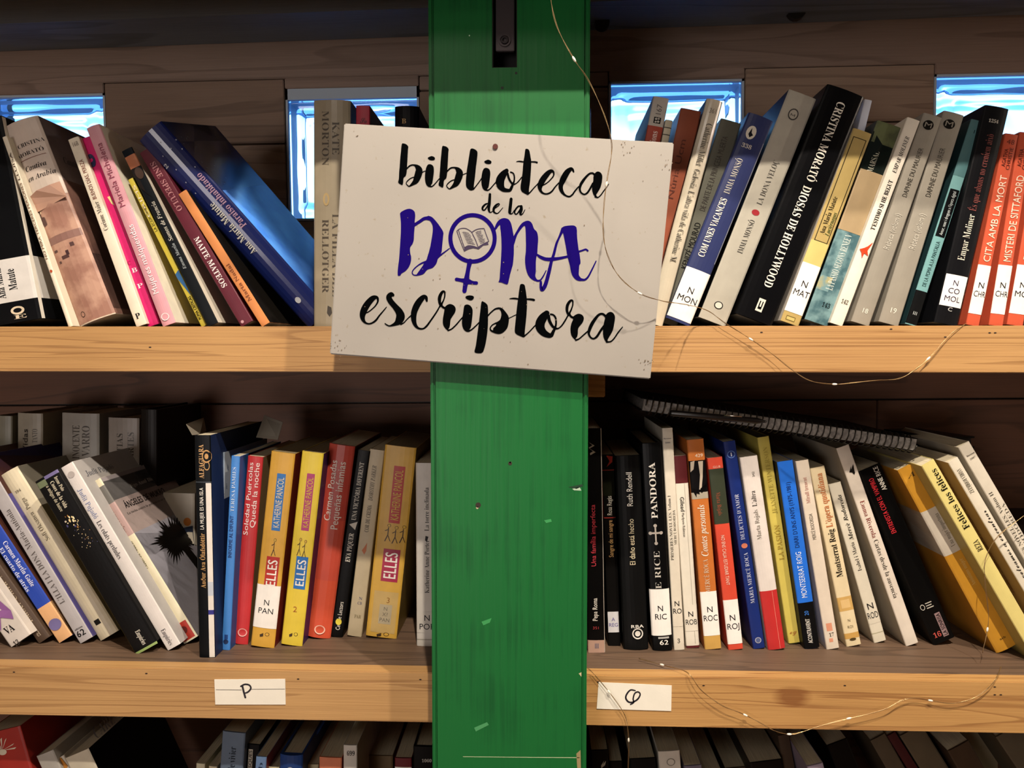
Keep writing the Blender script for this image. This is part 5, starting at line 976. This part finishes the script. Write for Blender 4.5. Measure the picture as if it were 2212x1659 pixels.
# books lying flat at the right edge of the lower shelf
def flat_book(label, c, x0, x1, y0, y1, z0, z1, rot, page='c8bca0', hard=True, group=GN, print_=None):
    M = Matrix.Translation(((x0 + x1) / 2, (y0 + y1) / 2, z0)) @ Matrix.Rotation(rot, 4, 'Z')
    r = empty('book', mat=M); tag(r, label, 'book', group); w, d, h = (x1 - x0) / 2, (y1 - y0) / 2, z1 - z0; k = .0022
    o = boxes('cover', [(-w, w, -d, d, 0, k), (-w, w, -d, d, h - k, h), (-w, w, d - k, d, k, h - k)], paint(c, rough=.4), r)
    boxes('page_block', [(-w + .002, w - .002, -d + .003, d - k, k, h - k)], pages(page), r)
    if print_: boxes('cover_print', print_, paint('8c7440'), r)
    return r
xr = at(2260, 1100, .10).x; zq = at(2200, 1180, .08).z
z = ZS['mid']
flat_book('black hardcover with thin gold lines lying flat at the right edge', '121010', xr - .05, xr + .16, .085, .22, z, z + .075, .0, print_=[(-.105, .1, -.0680, -.0672, .05, .0512), (-.105, .1, -.0680, -.0672, .058, .0592)])
flat_book('dark covered book with cream pages lying on the black hardcover', '17130f', xr - .06, xr + .15, .08, .22, z + .0753, z + .128, .04)

# ------------------------------------------------------------------ spiral notebook lying across the books, with a pen
p0, p1 = at(1386, 874, .048), at(1984, 962, .048); dx = (p1 - p0); Ln = dx.length; ang = math.atan2(-dx.z, dx.x)
M = Matrix.Translation(p0) @ Matrix.Rotation(ang, 4, 'Y')
nb = empty('spiral_notebook', mat=M); tag(nb, 'black covered spiral bound notebook lying aslant on top of the lower right books', 'notebook')
boxes('cover', [(0, Ln, .004, .20, -.0072, -.0062), (0, Ln, .004, .20, .0062, .0072)], paint('1c1814', rough=.5), nb)
boxes('page_block', [(0.002, Ln - .002, .0015, .196, -.0062, .0062)], paint(('6e6a66', '8a8680', 300), rough=.8), nb)
H = []; nt_ = 44
for i in range(nt_ * 14 + 1):
    q = 2 * math.pi * i / 14; H.append((.004 + (Ln - .008) * i / (nt_ * 14), .006 - .0105 * math.cos(q), .0098 * math.sin(q)))
tube('spiral_wire', H, .00075, flat('26241f', .35, .4), nb, seg=5)
p0, p1 = at(1446, 892, .034), at(1656, 911, .034); d = (p1 - p0); L_ = d.length
pm = Matrix.Translation(p0) @ d.to_track_quat('X', 'Z').to_matrix().to_4x4()
pen = empty('pen', mat=pm); tag(pen, 'black ballpoint pen with a silver clip tucked along the notebook spiral', 'pen')
tube('barrel', [(0, 0, 0), (.002, 0, 0), (L_ * .9, 0, 0), (L_ * .985, 0, 0), (L_, 0, 0)], .003, flat('151313', .3), pen, seg=12, rad=[.0022, .0034, .0034, .0012, .0006])
tube('clip', [(L_ * .55, -.0036, .003), (L_ * .72, -.0036, .0035), (L_ * .74, -.003, .0028)], .0008, flat('c8c4bc', .2, 1.0), pen, seg=6)
p = at(1990, 945, .12)
fb = flat_book('black folder with a curled corner behind the spiral notebook end', '0e0d0d', p.x, p.x + .05, .11, .2, p.z - .012, p.z + .002, .25, page='1a1816')
fb.name = 'folder'; fb['category'] = 'folder'

# ------------------------------------------------------------------ bottom shelf: only the tops show
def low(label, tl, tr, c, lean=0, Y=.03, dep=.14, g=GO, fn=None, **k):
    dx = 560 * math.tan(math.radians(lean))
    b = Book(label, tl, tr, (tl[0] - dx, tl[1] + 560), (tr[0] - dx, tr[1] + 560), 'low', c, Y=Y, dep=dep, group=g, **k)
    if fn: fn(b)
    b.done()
def emb(b):
    for i in range(9):
        q = math.radians(200 + i * 20); b.poly([(.42, 1618), (.42 + .34 * math.cos(q) + .02, 1618 + 26 * math.sin(q)), (.42 + .34 * math.cos(q) - .03, 1618 + 26 * math.sin(q) + 3)], 'd0c8b4')
    b.ell(.42, 1622, .1, 6, 'd0c8b4')
low('red book with a white feathered emblem at the bottom left corner', (-40, 1590), (42, 1566), '9c2c24', -16, fn=emb)
low('grey white paperback top leaning right after the red book', (78, 1634), (114, 1620), 'a8a49c', -24)
low('white paperback with orange brush mark on the bottom left shelf', (118, 1640), (138, 1632), 'c8c0b0', -28, Y=.035, fn=lambda b: b.poly([(.1, 1645), (.7, 1636), (.9, 1658), (.4, 1662)], 'b87828'))
low('blank cream wide spine leaning beside the black cover', (141, 1639), (190, 1616), 'c4bca8', -25, right='14121a', fn=lambda b: b.txt('CARENNA', 1625, 0, 1.5, .5, '8c8c94', 'serifthin', 'h', a2=3.9))
low('small cream page top left of the blue grey book', (424, 1649), (443, 1649), 'c8c4a8', 3, Y=.04)
low('narrow cream book beside the blue grey book', (451, 1655), (469, 1655), 'ccc4a8', 3, Y=.04)
low('blue grey tall book on the bottom left shelf', (481, 1581), (530, 1582), '5c6c80', 4, fn=lambda b: b.txt('fam de vivier', 1690, 1612, .5, .3, '1c2430', 'serifthin'))
low('black book with a small white vertical title', (534, 1608), (561, 1608), '1a1a1c', 3, Y=.04, fn=lambda b: b.quad(.15, .5, 1618, 1690, 'b8b0a0').txt('ETRUSQUES', 1688, 1620, .32, .25, '2c2824', 'bold'))
low('pale blue book with a red board', (553, 1636), (576, 1634), '6480a8', 4, Y=.02, right='8c2430', fn=lambda b: b.txt('arb', 1690, 1645, .5, .4, '1c2c48', 'serifthin'))
low('cream topped book left of the dark blue one', (578, 1657), (603, 1657), 'c8c0a0', 3, Y=.03)
low('dark blue hardcover top on the bottom left shelf', (605, 1630), (654, 1628), '1c3c78', 1, hard=True, bulge=.003, fn=lambda b: b.ell(.5, 1660, .16, 7, 'c8c8c8'))
low('book with cream pages between the blue and salmon ones', (656, 1651), (688, 1650), 'a8a080', 1, Y=.05)
low('salmon pink paperback top with worn edge', (690, 1638), (738, 1634), 'c87858', 1, right='8c2420')
low('white paperback numbered 699', (742, 1610), (771, 1609), 'c0bcb4', 0, fn=lambda b: b.txt('699', 1631, 0, .25, .35, '2a2826', 'serif', 'h', a2=.85))
low('low brown cardboard coloured book on the bottom left shelf', (780, 1632), (848, 1632), '584830', 0, Y=.09)
low('dark red book top near the green post', (853, 1638), (889, 1637), '5c1820', 0, Y=.04, fn=lambda b: b.sticker(1656, 1700, ['N'], fs=1))
low('black book numbered 1060 next to the green post', (893, 1613), (936, 1612), '121214', 0, Y=.04, hard=True, fn=lambda b: b.txt('1060', 1645, 0, .42, .16, 'a8a49c', 'serif', 'h', a2=.92))
low('black paperback with white scribble right of the green post', (1277, 1623), (1313, 1618), '121212', -3, g=GP, fn=lambda b: b.poly([(.55, 1652), (.75, 1642), (.65, 1650), (.85, 1643), (.78, 1652), (.55, 1658)], 'b8b4ac'))
low('thin dark grey book second right of the green post', (1316, 1645), (1344, 1645), '2a2824', -3, Y=.05, g=GP)
low('wide black paperback top below the Q label', (1360, 1643), (1415, 1634), '18181a', -4, g=GP)
low('white paperback with a round globe mark', (1422, 1626), (1468, 1618), 'c4bcb0', -4, g=GP, fn=lambda b: b.ell(.55, 1645, .2, 8, '7c766c', ring='c4bcb0'))
low('lilac grey paperback next to the globe mark one', (1478, 1657), (1515, 1650), '6a6474', -5, g=GP)
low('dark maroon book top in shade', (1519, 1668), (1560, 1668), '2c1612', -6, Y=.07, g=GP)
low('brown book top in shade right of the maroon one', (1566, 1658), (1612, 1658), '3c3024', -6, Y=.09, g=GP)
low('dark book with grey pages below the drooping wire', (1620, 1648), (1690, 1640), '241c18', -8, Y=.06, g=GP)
low('tall brown hardcover rising behind the wire', (1680, 1590), (1704, 1584), '3c2e22', -10, Y=.07, g=GP)
low('grey lilac small book right of the wire', (1744, 1658), (1777, 1645), '8c8090', -14, g=GP, Y=.02)
low('black book leaning on the bottom right shelf', (1786, 1610), (1830, 1596), '141110', -22, Y=.06, g=GP)
low('brown grey book leaning, third from the pale box', (1880, 1600), (1912, 1584), '4c4234', -30, Y=.06, g=GP)
low('maroon spine leaning between two brown grey books', (1916, 1590), (1934, 1580), '3c1418', -32, Y=.06, g=GP)
low('wide taupe book leaning on the bottom right shelf', (1944, 1590), (1990, 1564), '544a3a', -32, Y=.06, g=GP)
low('pale cream book standing at the back of the bottom right shelf', (2066, 1576), (2156, 1580), '8c8268', 0, Y=.12, g=GP, dep=.12)
low('dark brown book in front of the pale cream one', (2040, 1610), (2100, 1612), '3a2c20', -30, Y=.04, g=GP, dep=.07)
low('olive grey book leaning at the bottom right corner', (2150, 1590), (2200, 1566), '50483a', -34, Y=.03, g=GP, dep=.07)


bpy.data.objects.remove(_to, do_unlink=True); bpy.data.curves.remove(_tc)
